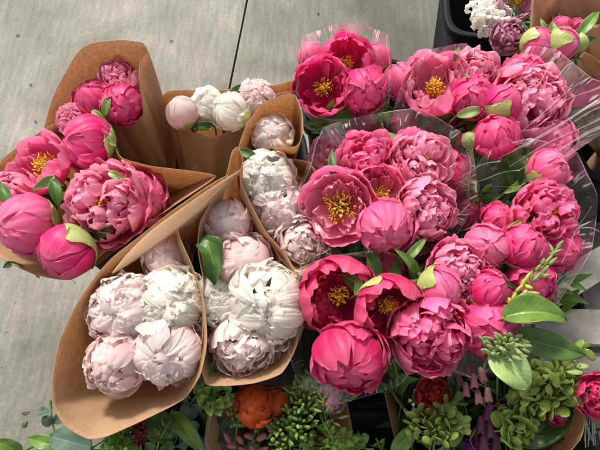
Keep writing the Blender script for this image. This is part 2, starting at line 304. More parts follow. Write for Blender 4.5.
# ---------------------------------------------------------------- petals and peonies
def petal(mb, Rd, th0, th1, W, az, rng, swirl=0., flare=0., ruf=0., curl=0., cz=1.0, cxy=(0,0), nu=13, nv=11, M=None, O=None, rf=1.0, tipw=.55, blunt=.16, squash=1.0, dent=.0, lip=.018):
    s=np.linspace(-1,1,nu)[:,None]; t=np.linspace(0,1,nv)[None]
    q=[rng.random()*6.28 for _ in range(8)]
    k=rng.uniform(.85,1.15)
    prof = .30+.70*np.sin(np.pi/2*np.clip(t*1.45,0,1))
    prof = prof*(1-(1-tipw)*np.clip((t-.72)/.28,0,1)**2.0)
    edge = .5+.5*np.sin(5.3*k*rf*s+q[0])+.35*np.sin(11*k*rf*s+q[1])
    tt = t*(1-blunt*np.abs(s)**2.4 - (.012+.22*ruf)*edge*t)
    tt = tt - dent*np.exp(-(s/.22)**2)*t**3
    th = th0+(th1-th0)*tt
    beta = s*prof*W*(1+.05*np.sin(8*t+q[2]))
    rad = 1 + swirl*s + flare*tt**3 + curl*s*s*tt
    big = .045*np.sin(2.2*s+q[3]+2*t)*np.sin(3*t+q[4])
    rr = ruf*(np.sin(5.5*rf*k*s+q[5]+1.5*t)+.55*np.sin(10.5*rf*k*s+q[6]))*tt**2.4
    mic = .006*np.sin(17*s+q[7]+4*t)*np.sin(13*t+q[0]) + .010*np.sin(8.5*k*s+q[2]+.8*np.sin(3*t+q[5]))*tt + .005*np.sin(15*s+q[3])*tt
    rad = (rad + big*tt + rr + mic + lip*np.exp(-(1-t)/.09)*(.6+.4*np.sin(3*s+q[1])))*Rd
    D = np.stack([np.sin(th),0*th,-np.cos(th)],-1)
    E = np.array([0,1.0,0])
    P = rad[...,None]*(np.cos(beta)[...,None]*D + np.sin(beta)[...,None]*E)
    P[...,2]*=squash
    # rotate azimuth
    ca,sa=math.cos(az),math.sin(az)
    x=P[...,0]*ca-P[...,1]*sa+cxy[0]; y=P[...,0]*sa+P[...,1]*ca+cxy[1]; z=P[...,2]+cz
    P=np.stack([x,y,z],-1)
    if M is not None: P=P@M.T
    if O is not None: P=P+O
    mb.grid(P, np.stack(np.broadcast_arrays((s+1)/2,tt),-1))
PEONY=[]
def axis_from(f):
    fx,fy=f; k=math.sqrt(max(0.0,1-fx*fx-fy*fy)); return X_*fx+U_*fy-F_*k
def stem_part(root, base, axis, neck, L0, r=.0028, mat=None):
    mb=MB(); a=np.asarray(base); n=np.asarray(neck)
    c1=a-axis*.05; c2=n+np.array([0,0,.08]); t=np.linspace(0,1,14)[:,None]
    P=(1-t)**3*a+3*(1-t)**2*t*c1+3*(1-t)*t*t*c2+t**3*n
    P=np.concatenate([P,[L0]])
    tube(mb,P,r,6); return mb.build('stem',mat or STEM,root,L0)
SEPDIR={(87,143):-5,(67,252):50,(182,113):-60,(230,112):-20,(399,80):-60,(440,288):150,(489,290):-135,(524,246):-120,(549,170):-150,
 (503,104):-125,(436,83):-75,(376,59):-60,(311,57):-60,(390,309):120,(27,226):15,(537,44):150,(562,44):170,(579,43):-90,(574,98):-90,(470,140):-40,(497,136):-60,(207,104):20}
def peony(u,v,z,d,kind,col,f,label,neck,seed,name='peony',sepal=0,leaves=1,group=None,cat='peony',inner=None,ctr=None,n_in=None,st=1.0,openn=0,fleck=0,sep_az=None,sq=None,leafmat=None,guardcol=None):
    rng=random.Random(seed*7919+13)
    cpos=at(u,v,z); Rd=d/2*mpp(cpos)*1.03
    sdir_=SEPDIR.get((u,v))
    if sdir_ is not None:
        k_=(.78 if kind in('ball','bud') else .40); f=(-k_*math.cos(R(sdir_))*.9,-k_*math.sin(R(sdir_))*.9)
    ax=axis_from(f)
    M=frame(ax); sp=rng.random()*6.28
    if sdir_ is not None:
        w_=X_*math.cos(R(sdir_))+U_*math.sin(R(sdir_)); sp=math.atan2(float(w_@M[:,1]),float(w_@M[:,0]))
    c,s_=math.cos(sp),math.sin(sp); M=M@np.array([[c,-s_,0],[s_,c,0],[0,0,1]])
    sq = sq or {'ball':.97,'double':.82,'full':.86,'bowl':.86,'bud':.98}[kind]
    O=cpos-ax*Rd*sq
    nk=np.asarray(neck)+np.array([rng.uniform(-.012,.012),rng.uniform(-.012,.012),0])
    L0=nk+np.array([rng.uniform(-.01,.01),rng.uniform(-.01,.01),-.1]); 
    root=thing(name,label,cat,L0,group)
    pmat=pm(col); gm=pm(guardcol) if guardcol else pmat
    rk_=.6 if col in('blush','white','cream','shell') else 1.0
    def P1(name,mat,*a,**k):
        mb=MB(); petal(mb,*a,rng=rng,M=M,O=O,cz=Rd*sq,**k); return mb.build(name,mat,root,L0)
    T=math.tau
    if kind=='ball':
        M=M@np.diag([rng.uniform(.94,1.05),rng.uniform(.94,1.05),rng.uniform(.92,1.03)])
        mb=MB()
        for i in range(3): petal(mb,Rd*(.80+.02*i),R(60),R(206-10*i),.95,i*T/3+rng.random()*.4,rng,swirl=.05,ruf=.02,M=M,O=O,cz=Rd*sq,squash=sq,nu=19,nv=17,cxy=(rng.uniform(-.04,.04)*Rd,rng.uniform(-.04,.04)*Rd),blunt=.05)
        for i in range(7): petal(mb,Rd*rng.uniform(.85,.92),.3,R(rng.uniform(138,178)),rng.uniform(.5,.8),i*T/6+.7+rng.random()*.4,rng,swirl=rng.uniform(-.06,.07),ruf=.035,lip=.03,M=M,O=O,cz=Rd*sq,squash=sq,nu=19,dent=rng.uniform(0,.12))
        mb.build('inner_petals',pm(inner) if inner else pmat,root,L0)
        lop=rng.uniform(0,T)
        for i in range(6):
            a_=i*T/6+rng.uniform(-.2,.2); low=22*math.cos(a_-lop)
            P1('petal',gm,Rd*(.94+.022*(i%2)),.2,R(rng.uniform(118,154)-openn-low),rng.uniform(.55,.86),a_,swirl=rng.uniform(.02,.06),flare=.015+openn*.001,ruf=.036,lip=rng.uniform(.015,.05),squash=sq,nu=23,nv=17,dent=rng.uniform(0,.10))
        for i in range(4): P1('petal',gm,Rd*(1.0+.012*(i%2)),.2,R(rng.uniform(80,128)-openn),rng.uniform(.5,.8),i*T/4+.5+rng.uniform(-.3,.3),swirl=.03,flare=.04,ruf=.032,lip=rng.uniform(.02,.07),squash=sq,nu=21,nv=13,dent=rng.uniform(0,.10))
    elif kind=='bud':
        mb=MB()
        for i in range(4): petal(mb,Rd*.93,.2,R(192),.98,i*T/4,rng,swirl=.05,M=M,O=O,cz=Rd*sq,squash=sq,nu=17,nv=13)
        mb.build('inner_petals',pmat,root,L0)
        for i in range(3): P1('petal',gm,Rd*.985,.2,R(rng.uniform(140,172)),.95,i*T/3+.4,swirl=.035,ruf=.006,squash=sq,nu=19,nv=15)
    elif kind=='bowl':
        for i in range(6): P1('petal',gm,Rd*(1.0+.02*(i%2)),.15,R(rng.uniform(100,126)+(-openn)),rng.uniform(.60,.76),i*T/6+rng.uniform(-.15,.15),swirl=.035,flare=.02,ruf=.022,squash=sq,nu=21,nv=15,dent=rng.uniform(0,.08))
        mb=MB()
        for i in range(6): petal(mb,Rd*.86,.15,R(rng.uniform(98,128)-openn),rng.uniform(.5,.66),i*T/6+.5+rng.uniform(-.2,.2),rng,swirl=.04,ruf=.03,curl=-.04,M=M,O=O,cz=Rd*sq,squash=sq,nu=19,nv=13,dent=.06)
        for i in range(n_in if n_in is not None else 6): petal(mb,Rd*rng.uniform(.55,.72),.2,R(rng.uniform(85,125)),rng.uniform(.3,.42),rng.random()*T,rng,ruf=.07,curl=-.12,M=M,O=O,cz=Rd*sq*.92,squash=sq,nu=15,nv=11,rf=.8)
        mb.build('inner_petals',pm(inner) if inner else pmat,root,L0)
    elif kind=='full':
        M=M@np.diag([rng.uniform(.95,1.06),rng.uniform(.95,1.06),1])
        for i in range(7): P1('petal',gm,Rd*(1.0+.03*(i%2)),.15,R(rng.uniform(78,104)),rng.uniform(.52,.74),i*T/7+rng.uniform(-.2,.2),swirl=.03,flare=rng.uniform(.02,.14),ruf=.035,lip=.03,squash=sq,nu=23,nv=13,dent=rng.uniform(0,.1))
        mb=MB(); n=int((n_in or 44)*1.35)
        for i in range(n):
            x=(i+.5)/n; th=102+72*x**.75+rng.uniform(-13,13); rk=Rd*(1.0-.17*x)*rng.uniform(.955,1.035)
            jt=R(34)*(.25+.9*x); MJ=M@frame(norm([math.sin(jt)*rng.uniform(-1,1),math.sin(jt)*rng.uniform(-1,1),1]))
            petal(mb,rk,R(max(12,th-rng.uniform(60,95))),R(min(th,180)),rng.uniform(.22,.46)*(1.15-.5*x),i*2.39996+rng.uniform(-.9,.9),rng,swirl=rng.uniform(-.10,.10),flare=rng.uniform(-.02,.05),ruf=rng.uniform(.014,.036),curl=rng.uniform(-.12,.04),lip=rng.uniform(.0,.05),
                  M=MJ,O=O+M[:,2]*Rd*(sq-.02),cz=0,squash=sq,nu=23,nv=14,rf=rng.uniform(.8,1.5),cxy=(rng.uniform(-.07,.07)*Rd,rng.uniform(-.07,.07)*Rd),tipw=.6,dent=rng.uniform(0,.15))
        for j in range(7):
            aa=j*2.4+rng.random(); rr=Rd*rng.uniform(.05,.42); OL=O+np.array([math.cos(aa)*rr,math.sin(aa)*rr,Rd*(sq*1.66-.5*(rr/Rd)**2)])@M.T; ML=M@frame(norm([math.cos(aa)*.4,math.sin(aa)*.4,1]))
            for i in range(6): petal(mb,Rd*rng.uniform(.18,.36),R(50),R(rng.uniform(115,178)),rng.uniform(.5,.9),i*2.4,rng,swirl=rng.uniform(-.15,.15),ruf=.06,curl=-.1,M=ML,O=OL,cz=0,nu=13,nv=9,dent=.1)
        mb.build('inner_petals',pm(inner) if inner else pmat,root,L0)
        if fleck:
            mb=MB()
            for j in range(5):
                aa=rng.random()*T; rr=Rd*rng.uniform(.0,.3); OL=O+np.array([math.cos(aa)*rr,math.sin(aa)*rr,Rd*(sq*1.60)])@M.T
                petal(mb,Rd*.2,R(60),R(150),.28,rng.random()*T,rng,ruf=.08,M=M,O=OL,cz=0,nu=9,nv=8)
            mb.build('flecked_petals',pm('deep'),root,L0)
    elif kind=='double':
        for i in range(7): P1('petal',gm,Rd*(1.0+.03*(i%2)),.15,R(rng.uniform(88,112)),rng.uniform(.52,.70),i*T/7+rng.uniform(-.15,.15),swirl=.03,flare=.05,ruf=.03,squash=sq,nu=21,nv=13,dent=rng.uniform(0,.08))
        mb=MB(); n=n_in or 62; hole=ctr=='yellow'
        n1=int(n*.42)
        for i in range(n1):          # outer collar of folded petals
            x=(i+.5)/n1; rk=Rd*(.62+.34*x)*rng.uniform(.95,1.04)
            th1=R(rng.uniform(104,138) if not hole else rng.uniform(95,122))
            petal(mb,rk,th1-R(rng.uniform(65,95)),th1,rng.uniform(.34,.58),i*2.39996+rng.uniform(-.3,.3),rng,swirl=rng.uniform(-.08,.08),flare=rng.uniform(-.05,.10),ruf=rk_*rng.uniform(.025,.06),curl=rng.uniform(-.16,.06),
                  M=M,O=O,cz=Rd*(sq+(1-rk/Rd)*.35),squash=sq+.08,nu=15,nv=10,rf=rng.uniform(.6,1.1),cxy=(rng.uniform(-.06,.06)*Rd,rng.uniform(-.06,.06)*Rd),tipw=.6,dent=rng.uniform(0,.16))
        nc=7                         # rosettes crowded into the centre
        for j in range(nc):
            rr=Rd*(.0 if j==0 else rng.uniform(.26,.42)); aa=j*2.4+rng.uniform(-.3,.3)
            if hole: rr=max(rr,Rd*.40)
            hh=Rd*(sq+.42-.62*(rr/Rd)**2+rng.uniform(-.08,.06)); rc=Rd*rng.uniform(.36,.48)
            tilt=norm(np.array([math.cos(aa)*rr/Rd*.9,math.sin(aa)*rr/Rd*.9,1])); ML=M@frame(tilt)
            OL=O+np.array([math.cos(aa)*rr,math.sin(aa)*rr,hh])@M.T
            m_=max(5,int(n*.05)+3)
            for i in range(m_):
                x=i/m_; th1=R(185-70*x+rng.uniform(-14,14))
                petal(mb,rc*(.45+.6*x),th1-R(rng.uniform(80,110)),th1,rng.uniform(.6,.95),i*2.4+rng.random(),rng,swirl=rng.uniform(-.15,.15),flare=rng.uniform(-.05,.18),ruf=rk_*rng.uniform(.04,.085),curl=rng.uniform(-.22,.06),
                  M=ML,O=OL,cz=0,squash=1.0,nu=13,nv=9,rf=rng.uniform(.6,1.0),cxy=(rng.uniform(-.1,.1)*rc,rng.uniform(-.1,.1)*rc),tipw=.55,dent=rng.uniform(0,.2))
        mb.build('inner_petals',pm(inner) if inner else pmat,root,L0)
    if kind=='bowl' or ctr=='yellow':
        mb=MB(); k0= .0 if kind=='bowl' else .35
        for i in range(130):
            a=rng.random()*T; r1=Rd*st*rng.uniform(.04,.46)*(1 if kind=='bowl' else .8); h=Rd*(rng.uniform(.55,.92)+k0)
            b=np.array([math.cos(a)*r1*.5,math.sin(a)*r1*.5,Rd*.15]); e=np.array([math.cos(a+.2)*r1,math.sin(a+.2)*r1,h-.35*r1])
            mid=(b+e)/2+np.array([rng.uniform(-.04,.04)*Rd]*2+[0])
            Pt=np.stack([b,mid,e])@M.T+O
            tube(mb,Pt,Rd*.0075,4)
            dd=norm(np.array([math.cos(a)*.9+rng.uniform(-.7,.7),math.sin(a)*.9+rng.uniform(-.7,.7),.5]))@M.T
            blob(mb,Pt[-1],dd,Rd*rng.uniform(.035,.065),Rd*.017,n=5,m=5)
        mb.build('stamens',STAM,root,L0)
        if kind=='bowl':
            for i in range(3):
                mb=MB(); a=i*T/3; blob(mb,np.array([math.cos(a)*.09*Rd,math.sin(a)*.09*Rd,Rd*.55])@M.T+O,np.array([math.cos(a)*.2,math.sin(a)*.2,1])@M.T,Rd*.22,Rd*.085,point=.6)
                mb.build('carpel',SEPAL,root,L0)
    # sepals hug the base of the bloom, the biggest where the photo shows green
    ns_=3 if sepal<60 else 4
    sm={'g':SEPAL}['g']
    for i in range(ns_):
        mx=max(sepal*1.35,28)
        th=R(mx*(1.0 if i==0 else rng.uniform(.55,.85)))
        az=(sep_az if sep_az is not None else 0)+i*T/ns_
        P1('sepal',sm,Rd*1.035,.08,th,.55 if sepal<45 else .78,az,ruf=.01,squash=sq,nu=13,nv=9,blunt=.30,tipw=.5,flare=.015)
    stem_part(root,O+ax*Rd*.04,ax,nk,L0,r=.0024 if kind=='bud' and d<28 else .0032)
    lm=leafmat or PLEAF
    for i in range(leaves):
        mb=MB(); a=rng.random()*T; b=O-ax*rng.uniform(.0,.03)
        out=(math.cos(a)*M[:,0]+math.sin(a)*M[:,1]); L=min(Rd*rng.uniform(1.3,1.8),.09)
        leaf(mb,b,b+norm(out+ax*rng.uniform(-.55,-.05))*L,L*.34,up=ax,rng=rng,bend=.2)
        mb.build('leaf',lm if rng.random()<.65 else PLEAF2,root,L0)
    return root

# ---------------------------------------------------------------- the setting
def box(mb,c,sx,sy,sz,rot=0,tilt=None):
    c=np.asarray(c,float); x,y,z=sx/2,sy/2,sz/2
    co=math.cos(rot); si=math.sin(rot)
    b=min(sx,sy,sz)*.08
    def face(o,a,bb):
        G=np.array([[o-a-bb,o-a+bb],[o+a-bb,o+a+bb]]); 
        G=np.stack([G[...,0]*co-G[...,1]*si,G[...,0]*si+G[...,1]*co,G[...,2]],-1)
        if tilt is not None: G=G@tilt.T
        mb.grid(G+c,np.array([[[0,0],[0,1]],[[1,0],[1,1]]],float))
    X=np.array([x,0,0]);Y=np.array([0,y,0]);Z=np.array([0,0,z])
    face(Z,X,Y);face(-Z,Y,X);face(X,Y,Z);face(-X,Z,Y);face(Y,Z,X);face(-Y,X,Z)
def struct(o): o['kind']='structure'; return o
def concrete_mat():
    m,ns,ln = mat_new('broomed_concrete'); tc=ns.new('ShaderNodeTexCoord')
    mp=ns.new('ShaderNodeMapping'); mp.inputs['Rotation'].default_value=(0,0,R(-32)); mp.inputs['Scale'].default_value=(.7,.10,1); ln.new(tc.outputs['Object'],mp.inputs[0])
    br=N(ns,'ShaderNodeTexNoise'); br.inputs['Scale'].default_value=95; br.inputs['Detail'].default_value=6; br.inputs['Roughness'].default_value=.65; ln.new(mp.outputs[0],br.inputs['Vector'])
    n1=N(ns,'ShaderNodeTexNoise'); n1.inputs['Scale'].default_value=3.2; n1.inputs['Detail'].default_value=7; n1.inputs['Roughness'].default_value=.6; n1.inputs['Distortion'].default_value=.6; ln.new(tc.outputs['Object'],n1.inputs['Vector'])
    n2=N(ns,'ShaderNodeTexNoise'); n2.inputs['Scale'].default_value=120; n2.inputs['Detail'].default_value=4; ln.new(tc.outputs['Object'],n2.inputs['Vector'])
    r=ns.new('ShaderNodeValToRGB'); r.color_ramp.elements[0].position=.3; r.color_ramp.elements[1].position=.882
    r.color_ramp.elements[0].color=(.105,.095,.072,1); r.color_ramp.elements[1].color=(.33,.31,.262,1); ln.new(n1.outputs[0],r.inputs[0])
    mr=ns.new('ShaderNodeMapRange'); mr.inputs[1].default_value=.3; mr.inputs[2].default_value=.7; mr.inputs[3].default_value=.72; mr.inputs[4].default_value=1.22; ln.new(br.outputs[0],mr.inputs[0])
    mr2=ns.new('ShaderNodeMapRange'); mr2.inputs[1].default_value=.3; mr2.inputs[2].default_value=.7; mr2.inputs[3].default_value=.85; mr2.inputs[4].default_value=1.12; ln.new(n2.outputs[0],mr2.inputs[0])
    mm=ns.new('ShaderNodeMath'); mm.operation='MULTIPLY'; ln.new(mr.outputs[0],mm.inputs[0]); ln.new(mr2.outputs[0],mm.inputs[1])
    # dark specks and pits
    vo=ns.new('ShaderNodeTexVoronoi'); vo.inputs['Scale'].default_value=28; ln.new(tc.outputs['Object'],vo.inputs['Vector'])
    mr3=ns.new('ShaderNodeMapRange'); mr3.inputs[1].default_value=.04; mr3.inputs[2].default_value=.10; mr3.inputs[3].default_value=.5; mr3.inputs[4].default_value=1.0; ln.new(vo.outputs[0],mr3.inputs[0])
    m3=ns.new('ShaderNodeMath'); m3.operation='MULTIPLY'; ln.new(mm.outputs[0],m3.inputs[0]); ln.new(mr3.outputs[0],m3.inputs[1])
    # a darker patch of slab beyond the right hand sleeves
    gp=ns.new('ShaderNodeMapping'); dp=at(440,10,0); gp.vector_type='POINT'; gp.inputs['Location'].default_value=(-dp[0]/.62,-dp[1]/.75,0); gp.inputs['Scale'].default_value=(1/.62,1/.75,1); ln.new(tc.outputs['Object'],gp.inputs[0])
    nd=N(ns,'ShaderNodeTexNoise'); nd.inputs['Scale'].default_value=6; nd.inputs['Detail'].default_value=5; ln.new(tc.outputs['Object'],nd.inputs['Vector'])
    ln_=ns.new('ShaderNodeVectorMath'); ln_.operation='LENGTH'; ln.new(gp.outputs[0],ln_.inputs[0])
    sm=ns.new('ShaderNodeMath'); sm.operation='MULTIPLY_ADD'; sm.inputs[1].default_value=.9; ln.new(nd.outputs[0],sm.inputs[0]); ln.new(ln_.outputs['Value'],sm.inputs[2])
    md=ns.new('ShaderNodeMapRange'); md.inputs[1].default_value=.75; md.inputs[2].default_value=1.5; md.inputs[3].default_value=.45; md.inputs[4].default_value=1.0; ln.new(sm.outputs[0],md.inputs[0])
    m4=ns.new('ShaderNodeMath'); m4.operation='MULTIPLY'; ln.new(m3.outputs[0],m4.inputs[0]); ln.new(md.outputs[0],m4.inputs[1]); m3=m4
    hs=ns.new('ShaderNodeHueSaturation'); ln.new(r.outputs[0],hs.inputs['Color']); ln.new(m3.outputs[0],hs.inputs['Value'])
    ad=ns.new('ShaderNodeMath'); ad.operation='MULTIPLY_ADD'; ad.inputs[1].default_value=.4; ln.new(n2.outputs[0],ad.inputs[0]); ln.new(br.outputs[0],ad.inputs[2])
    bp=ns.new('ShaderNodeBump'); bp.inputs['Strength'].default_value=.6; bp.inputs['Distance'].default_value=.0025; ln.new(ad.outputs[0],bp.inputs['Height'])
    p=ns.new('ShaderNodeBsdfPrincipled'); ln.new(hs.outputs[0],p.inputs['Base Color']); p.inputs['Roughness'].default_value=.7; p.inputs['Specular IOR Level'].default_value=.45; ln.new(bp.outputs[0],p.inputs['Normal'])
    o=ns.new('ShaderNodeOutputMaterial'); ln.new(p.outputs[0],o.inputs[0]); return m
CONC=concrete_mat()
jt=at(248,-4,0); jb=at(228,95,0); jd=norm(jb-jt)
def slab(side):
    mb=MB(); n=np.array([-jd[1],jd[0],0])*side
    a=jt-jd*20+n*.003; b=jt+jd*20+n*.003; c=b+n*25; d=a+n*25
    lo=np.array([0,0,-.012])
    mb.grid(np.array([[a,d],[b,c]]),np.zeros((2,2,2)))
    mb.grid(np.array([[a,a+lo],[b,b+lo]]),np.zeros((2,2,2)))
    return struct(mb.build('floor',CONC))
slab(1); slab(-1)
mb=MB(); g=60; mb.grid(np.array([[[-g,-g,-.012],[-g,g,-.012]],[[g,-g,-.012],[g,g,-.012]]],float),np.zeros((2,2,2))); struct(mb.build('ground',plain_mat('joint_dirt',(.05,.045,.04),.9,noise=.3)))

# debris on the concrete
for (u,v,l,wd,a,lab,cm) in [(22,427,.016,.006,.9,'small green leaf scrap on the concrete beside the front paper cone',(.10,.14,.03)),
        (16,36,.012,.005,.3,'brown curled leaf scrap near the top left of the concrete',(.12,.08,.05)),
        (30,86,.010,.004,1.2,'tiny dark fleck on the concrete left of the tall kraft paper',(.10,.07,.05)),
        (36,123,.012,.004,2.0,'small brown crumb on concrete close to the left pink bouquet',(.12,.08,.05)),
        (170,42,.012,.004,.7,'tiny brown petal scrap on the concrete above the white buds',(.13,.09,.06)),
        (21,413,.020,.003,.1,'thin dry twig lying on concrete by the front paper cone',(.12,.08,.05)),
        (318,15,.014,.005,1.5,'small dark leaf scrap on concrete above the top cellophane sleeve',(.08,.09,.04))]:
    mb=MB(); p=at(u,v,0.001); d=np.array([math.cos(a),math.sin(a),0]); leaf(mb,p,p+d*l,wd,fold=.3,bend=.2)
    tag(mb.build('leaf_scrap',plain_mat('scrap%d'%int(cm[0]*1000),cm,.8,noise=.3),solid=.0006),lab,'debris')

# ---------------------------------------------------------------- buckets
BLK=plain_mat('black_plastic',(.006,.006,.007),.6,spec=.15,noise=.2,bump=.15,bscale=30)
def bucket(x,y,w_,dep,rot,label,h=.25):
    p=(x,y,0)
    root=thing('flower_bucket',label,'bucket',p,'black plastic flower buckets')
    def ring(sx,sy,z,r=.25,n=48):
        a=np.linspace(0,math.tau,n,endpoint=False); e=.28
        x=np.sign(np.cos(a))*np.abs(np.cos(a))**e*sx; y=np.sign(np.sin(a))*np.abs(np.sin(a))**e*sy
        c,s=math.cos(rot),math.sin(rot); return np.stack([x*c-y*s,x*s+y*c,0*x+z],1)
    a,b=w_/2,dep/2
    rows=[ring(.001,.001,.0),ring(a*.78,b*.78,0),ring(a*.8,b*.8,.006),ring(a*.98,b*.98,h-.012),ring(a*.96,b*.96,h-.014),ring(a*.775,b*.775,.012),ring(.001,.001,.012)]
    mb=MB(); G=np.stack(rows,1); mb.grid(G,np.zeros((*G.shape[:2],2)),closed=True); mb.build('body',BLK,root)
    rows=[ring(a*.985,b*.985,h-.022),ring(a*1.05,b*1.05,h-.020),ring(a*1.06,b*1.06,h-.002),ring(a*1.04,b*1.04,h),ring(a*.97,b*.97,h-.001),ring(a*.95,b*.95,h-.010)]
    mb=MB(); G=np.stack(rows,1); mb.grid(G,np.zeros((*G.shape[:2],2)),closed=True); mb.build('rim',BLK,root)
    return root
for (x,y,a,b,r_,l) in [(-.345,.175,.23,.22,0,'black bucket under the two left pink bouquets in kraft paper'),
    (-.10,.215,.23,.22,.1,'black bucket under the white buds and the middle white bouquet'),
    (-.17,-.035,.25,.21,-.05,'black bucket under the two front kraft cones of white peonies'),
    (.12,.43,.22,.20,0,'black bucket under the top middle cellophane bouquet'),
    (.165,.19,.22,.21,.05,'black bucket under the big open pink peonies in cellophane'),
    (.125,-.105,.23,.24,0,'black bucket with a dark gap showing below the lowest hot pink peony'),
    (.36,.07,.20,.20,.1,'black bucket under the right hand cluster of pink peonies'),
    (.39,.28,.20,.19,0,'black bucket under the upper right pink peonies in cellophane'),
    (.69,.33,.24,.22,.1,'black bucket holding the kraft wrapped buds in the top right corner'),
    (.495,.70,.31,.30,-.06,'large black bucket with rounded corner standing at the top edge'),
    (-.13,-.31,.25,.22,0,'black bucket hidden under the mixed greenery at the lower middle'),
    (.122,-.350,.21,.22,0,'empty black bucket whose dark inside shows at the bottom edge'),
    (.36,-.28,.22,.2,0,'black bucket under the seed pods and foxgloves at the lower right')]:
    bucket(x,y,a,b,r_,l, h=.30 if x==.495 else .25)

# ---------------------------------------------------------------- grey slatted crate on the right
WOOD=plain_mat('grey_weathered_board',(.27,.245,.215),.8,noise=.45,nscale=22,bump=.8,bscale=90,bdist=.003)
root=thing('slatted_crate','weathered grey board crate with wide gaps right of the peonies','crate',at(598,330,0))
def board(p,q,w_,th,name='board'):
    mb=MB(); p=np.asarray(p);q=np.asarray(q); d=q-p; L=np.linalg.norm(d); d=d/L
    s_=norm(np.cross(d,[0,0,1])); n=np.cross(s_,d); M=np.stack([d,s_,n],1)
    box(mb,(p+q)/2,L,w_,th,tilt=M.T)
    return mb.build(name,WOOD,root,root.location)
a=at(536,302,.27); b=at(640,240,.27); board(a,b,.052,.016)
a=at(533,326,.25); b=at(650,330,.25); board(a,b,.062,.016)
a=at(540,368,.23); b=at(650,366,.23); board(a,b,.045,.016)
a=at(590,270,.225); b=at(607,400,.21); board(a,b,.04,.018,'cross_board')
mb=MB(); c=at(640,340,.05); box(mb,[c[0],c[1],.054],.26,.2,.1); mb.build('base_box',BLK,root,root.location)

# ---------------------------------------------------------------- wrappers
def wrapper(name,label,cat,rim,neck,mat,rneck=.028,closed=True,n=140,rows=34,bulge=.015,seed=1,solid=.0007,down=.12,crease=.004,group=None,freq=5,extra=None,poly=False):
    rng=random.Random(seed)
    P=np.array([at(*p) for p in rim]); nk=np.asarray(neck,float)
    S=spline(P,n,closed)
    if mat is KRAFT:
        Q=np.concatenate([P,P[:1]]); T_=np.linspace(0,len(P),n,endpoint=False); i_=T_.astype(int); f_=(T_-i_)[:,None]
        S=.45*(Q[i_]*(1-f_)+Q[i_+1]*f_)+.55*S
    if poly:
        Q=np.concatenate([P,P[:1]]); T_=np.linspace(0,len(P),n,endpoint=False); i_=T_.astype(int); f_=(T_-i_)[:,None]
        S=.75*(Q[i_]*(1-f_)+Q[i_+1]*f_)+.25*S
        c0=S.mean(0); o_=S-c0; o_[:,2]=0; o_/=np.linalg.norm(o_,axis=1)[:,None]
        pl=np.abs(((T_*2.3+rng.random())%1)-.5)*2-.5; pl2=np.abs(((T_*5.1+rng.random())%1)-.5)*2-.5
        pass
    cen=S.mean(0)
    ax=norm(cen-nk)
    ang=[]
    e1=norm(np.cross(ax,[0,1,0.1])); e2=np.cross(ax,e1)
    rel=S-nk; a=np.arctan2(rel@e2,rel@e1)
    NK=nk+np.cos(a)[:,None]*e1*rneck+np.sin(a)[:,None]*e2*rneck
    t=np.linspace(0,1,rows)[None,:,None]
    G=S[:,None]*(1-t)+NK[:,None]*t
    # outward bulge + paper creases running down the cone
    outw=G-(nk+ax*((G-nk)@ax)[...,None]); outw/=np.linalg.norm(outw,axis=2)[...,None]+1e-6
    tt=t[...,0]; u=np.linspace(0,1,n,endpoint=not closed)[:,None]*math.tau
    q=[rng.random()*6 for _ in range(6)]
    dsp=bulge*np.sin(np.pi*tt)*1.0
    if closed or True:
        k1,k2=freq,freq*2+1
        cr=crease*(np.abs(np.sin(k1/2*u*1.0+q[0]+1.0*tt))*2-1+.5*np.sin(k2*u+q[1]-2*tt)+.35*np.sin((k2+6)*u+q[2]+3*tt))
        dsp=dsp+cr*np.sin(np.pi*np.clip(tt*1.25,0,1))**.8
    G=G+outw*dsp[...,None]
    mb=MB(); UV=np.stack(np.broadcast_arrays(u/math.tau,tt),-1); mb.grid(G,UV,closed=closed)
    # flared tail of the wrap below the tie
    nd=np.array([0,0,-down]) ; T2=NK[:,None]*(1-t[:,::4])+(nk+nd+(NK-nk)*1.1)[:,None]*t[:,::4]
    mb.grid(T2,np.broadcast_to(UV[:,-1:],(n,T2.shape[1],2)).copy(),closed=closed)
    o=mb.build(name,mat,None,nk,solid=solid); o.location=[float(x) for x in nk]
    tag(o,label,cat,group); return o
NK=dict(K1a=at(160,200,.2),K1b=at(98,212,.2),K2=at(215,205,.2),K3=at(285,190,.2),K4=at(240,292,.2),K5=at(160,318,.2),
        C1=at(350,112,.2),C2=at(385,200,.2),C3=at(360,318,.2),C4=at(465,268,.2),C5=at(470,165,.2),BR=at(612,150,.2))
KW=dict(cat='paper wrap',mat=KRAFT)
wrapper('kraft_wrapper','tall kraft paper cone standing highest behind the hot pink peonies at left',rim=[(42,150,.43),(46,120,.46),(56,90,.50),(77,53,.545),(92,43,.55),(122,40,.555),(143,43,.555),(148,52,.55),(140,62,.54),(139,80,.53),(143,118,.475),(122,118,.465),(105,114,.46),(75,128,.44)],neck=NK['K1a'],seed=2,rneck=.042,bulge=.004,**KW)
wrapper('kraft_wrapper','kraft paper cone around the open pink peonies at the left edge, pointed on its right',rim=[(-14,186,.43),(2,160,.44),(22,144,.45),(50,126,.46),(84,112,.475),(105,116,.48),(111,128,.485),(114,144,.487),(122,158,.487),(150,166,.485),(190,171,.48),(216,176,.475),(196,191,.47),(160,215,.455),(128,240,.44),(98,264,.43),(70,280,.42),(36,275,.415),(8,262,.41),(-20,240,.41)],neck=NK['K1b'],seed=3,bulge=.006,crease=.003,**KW)
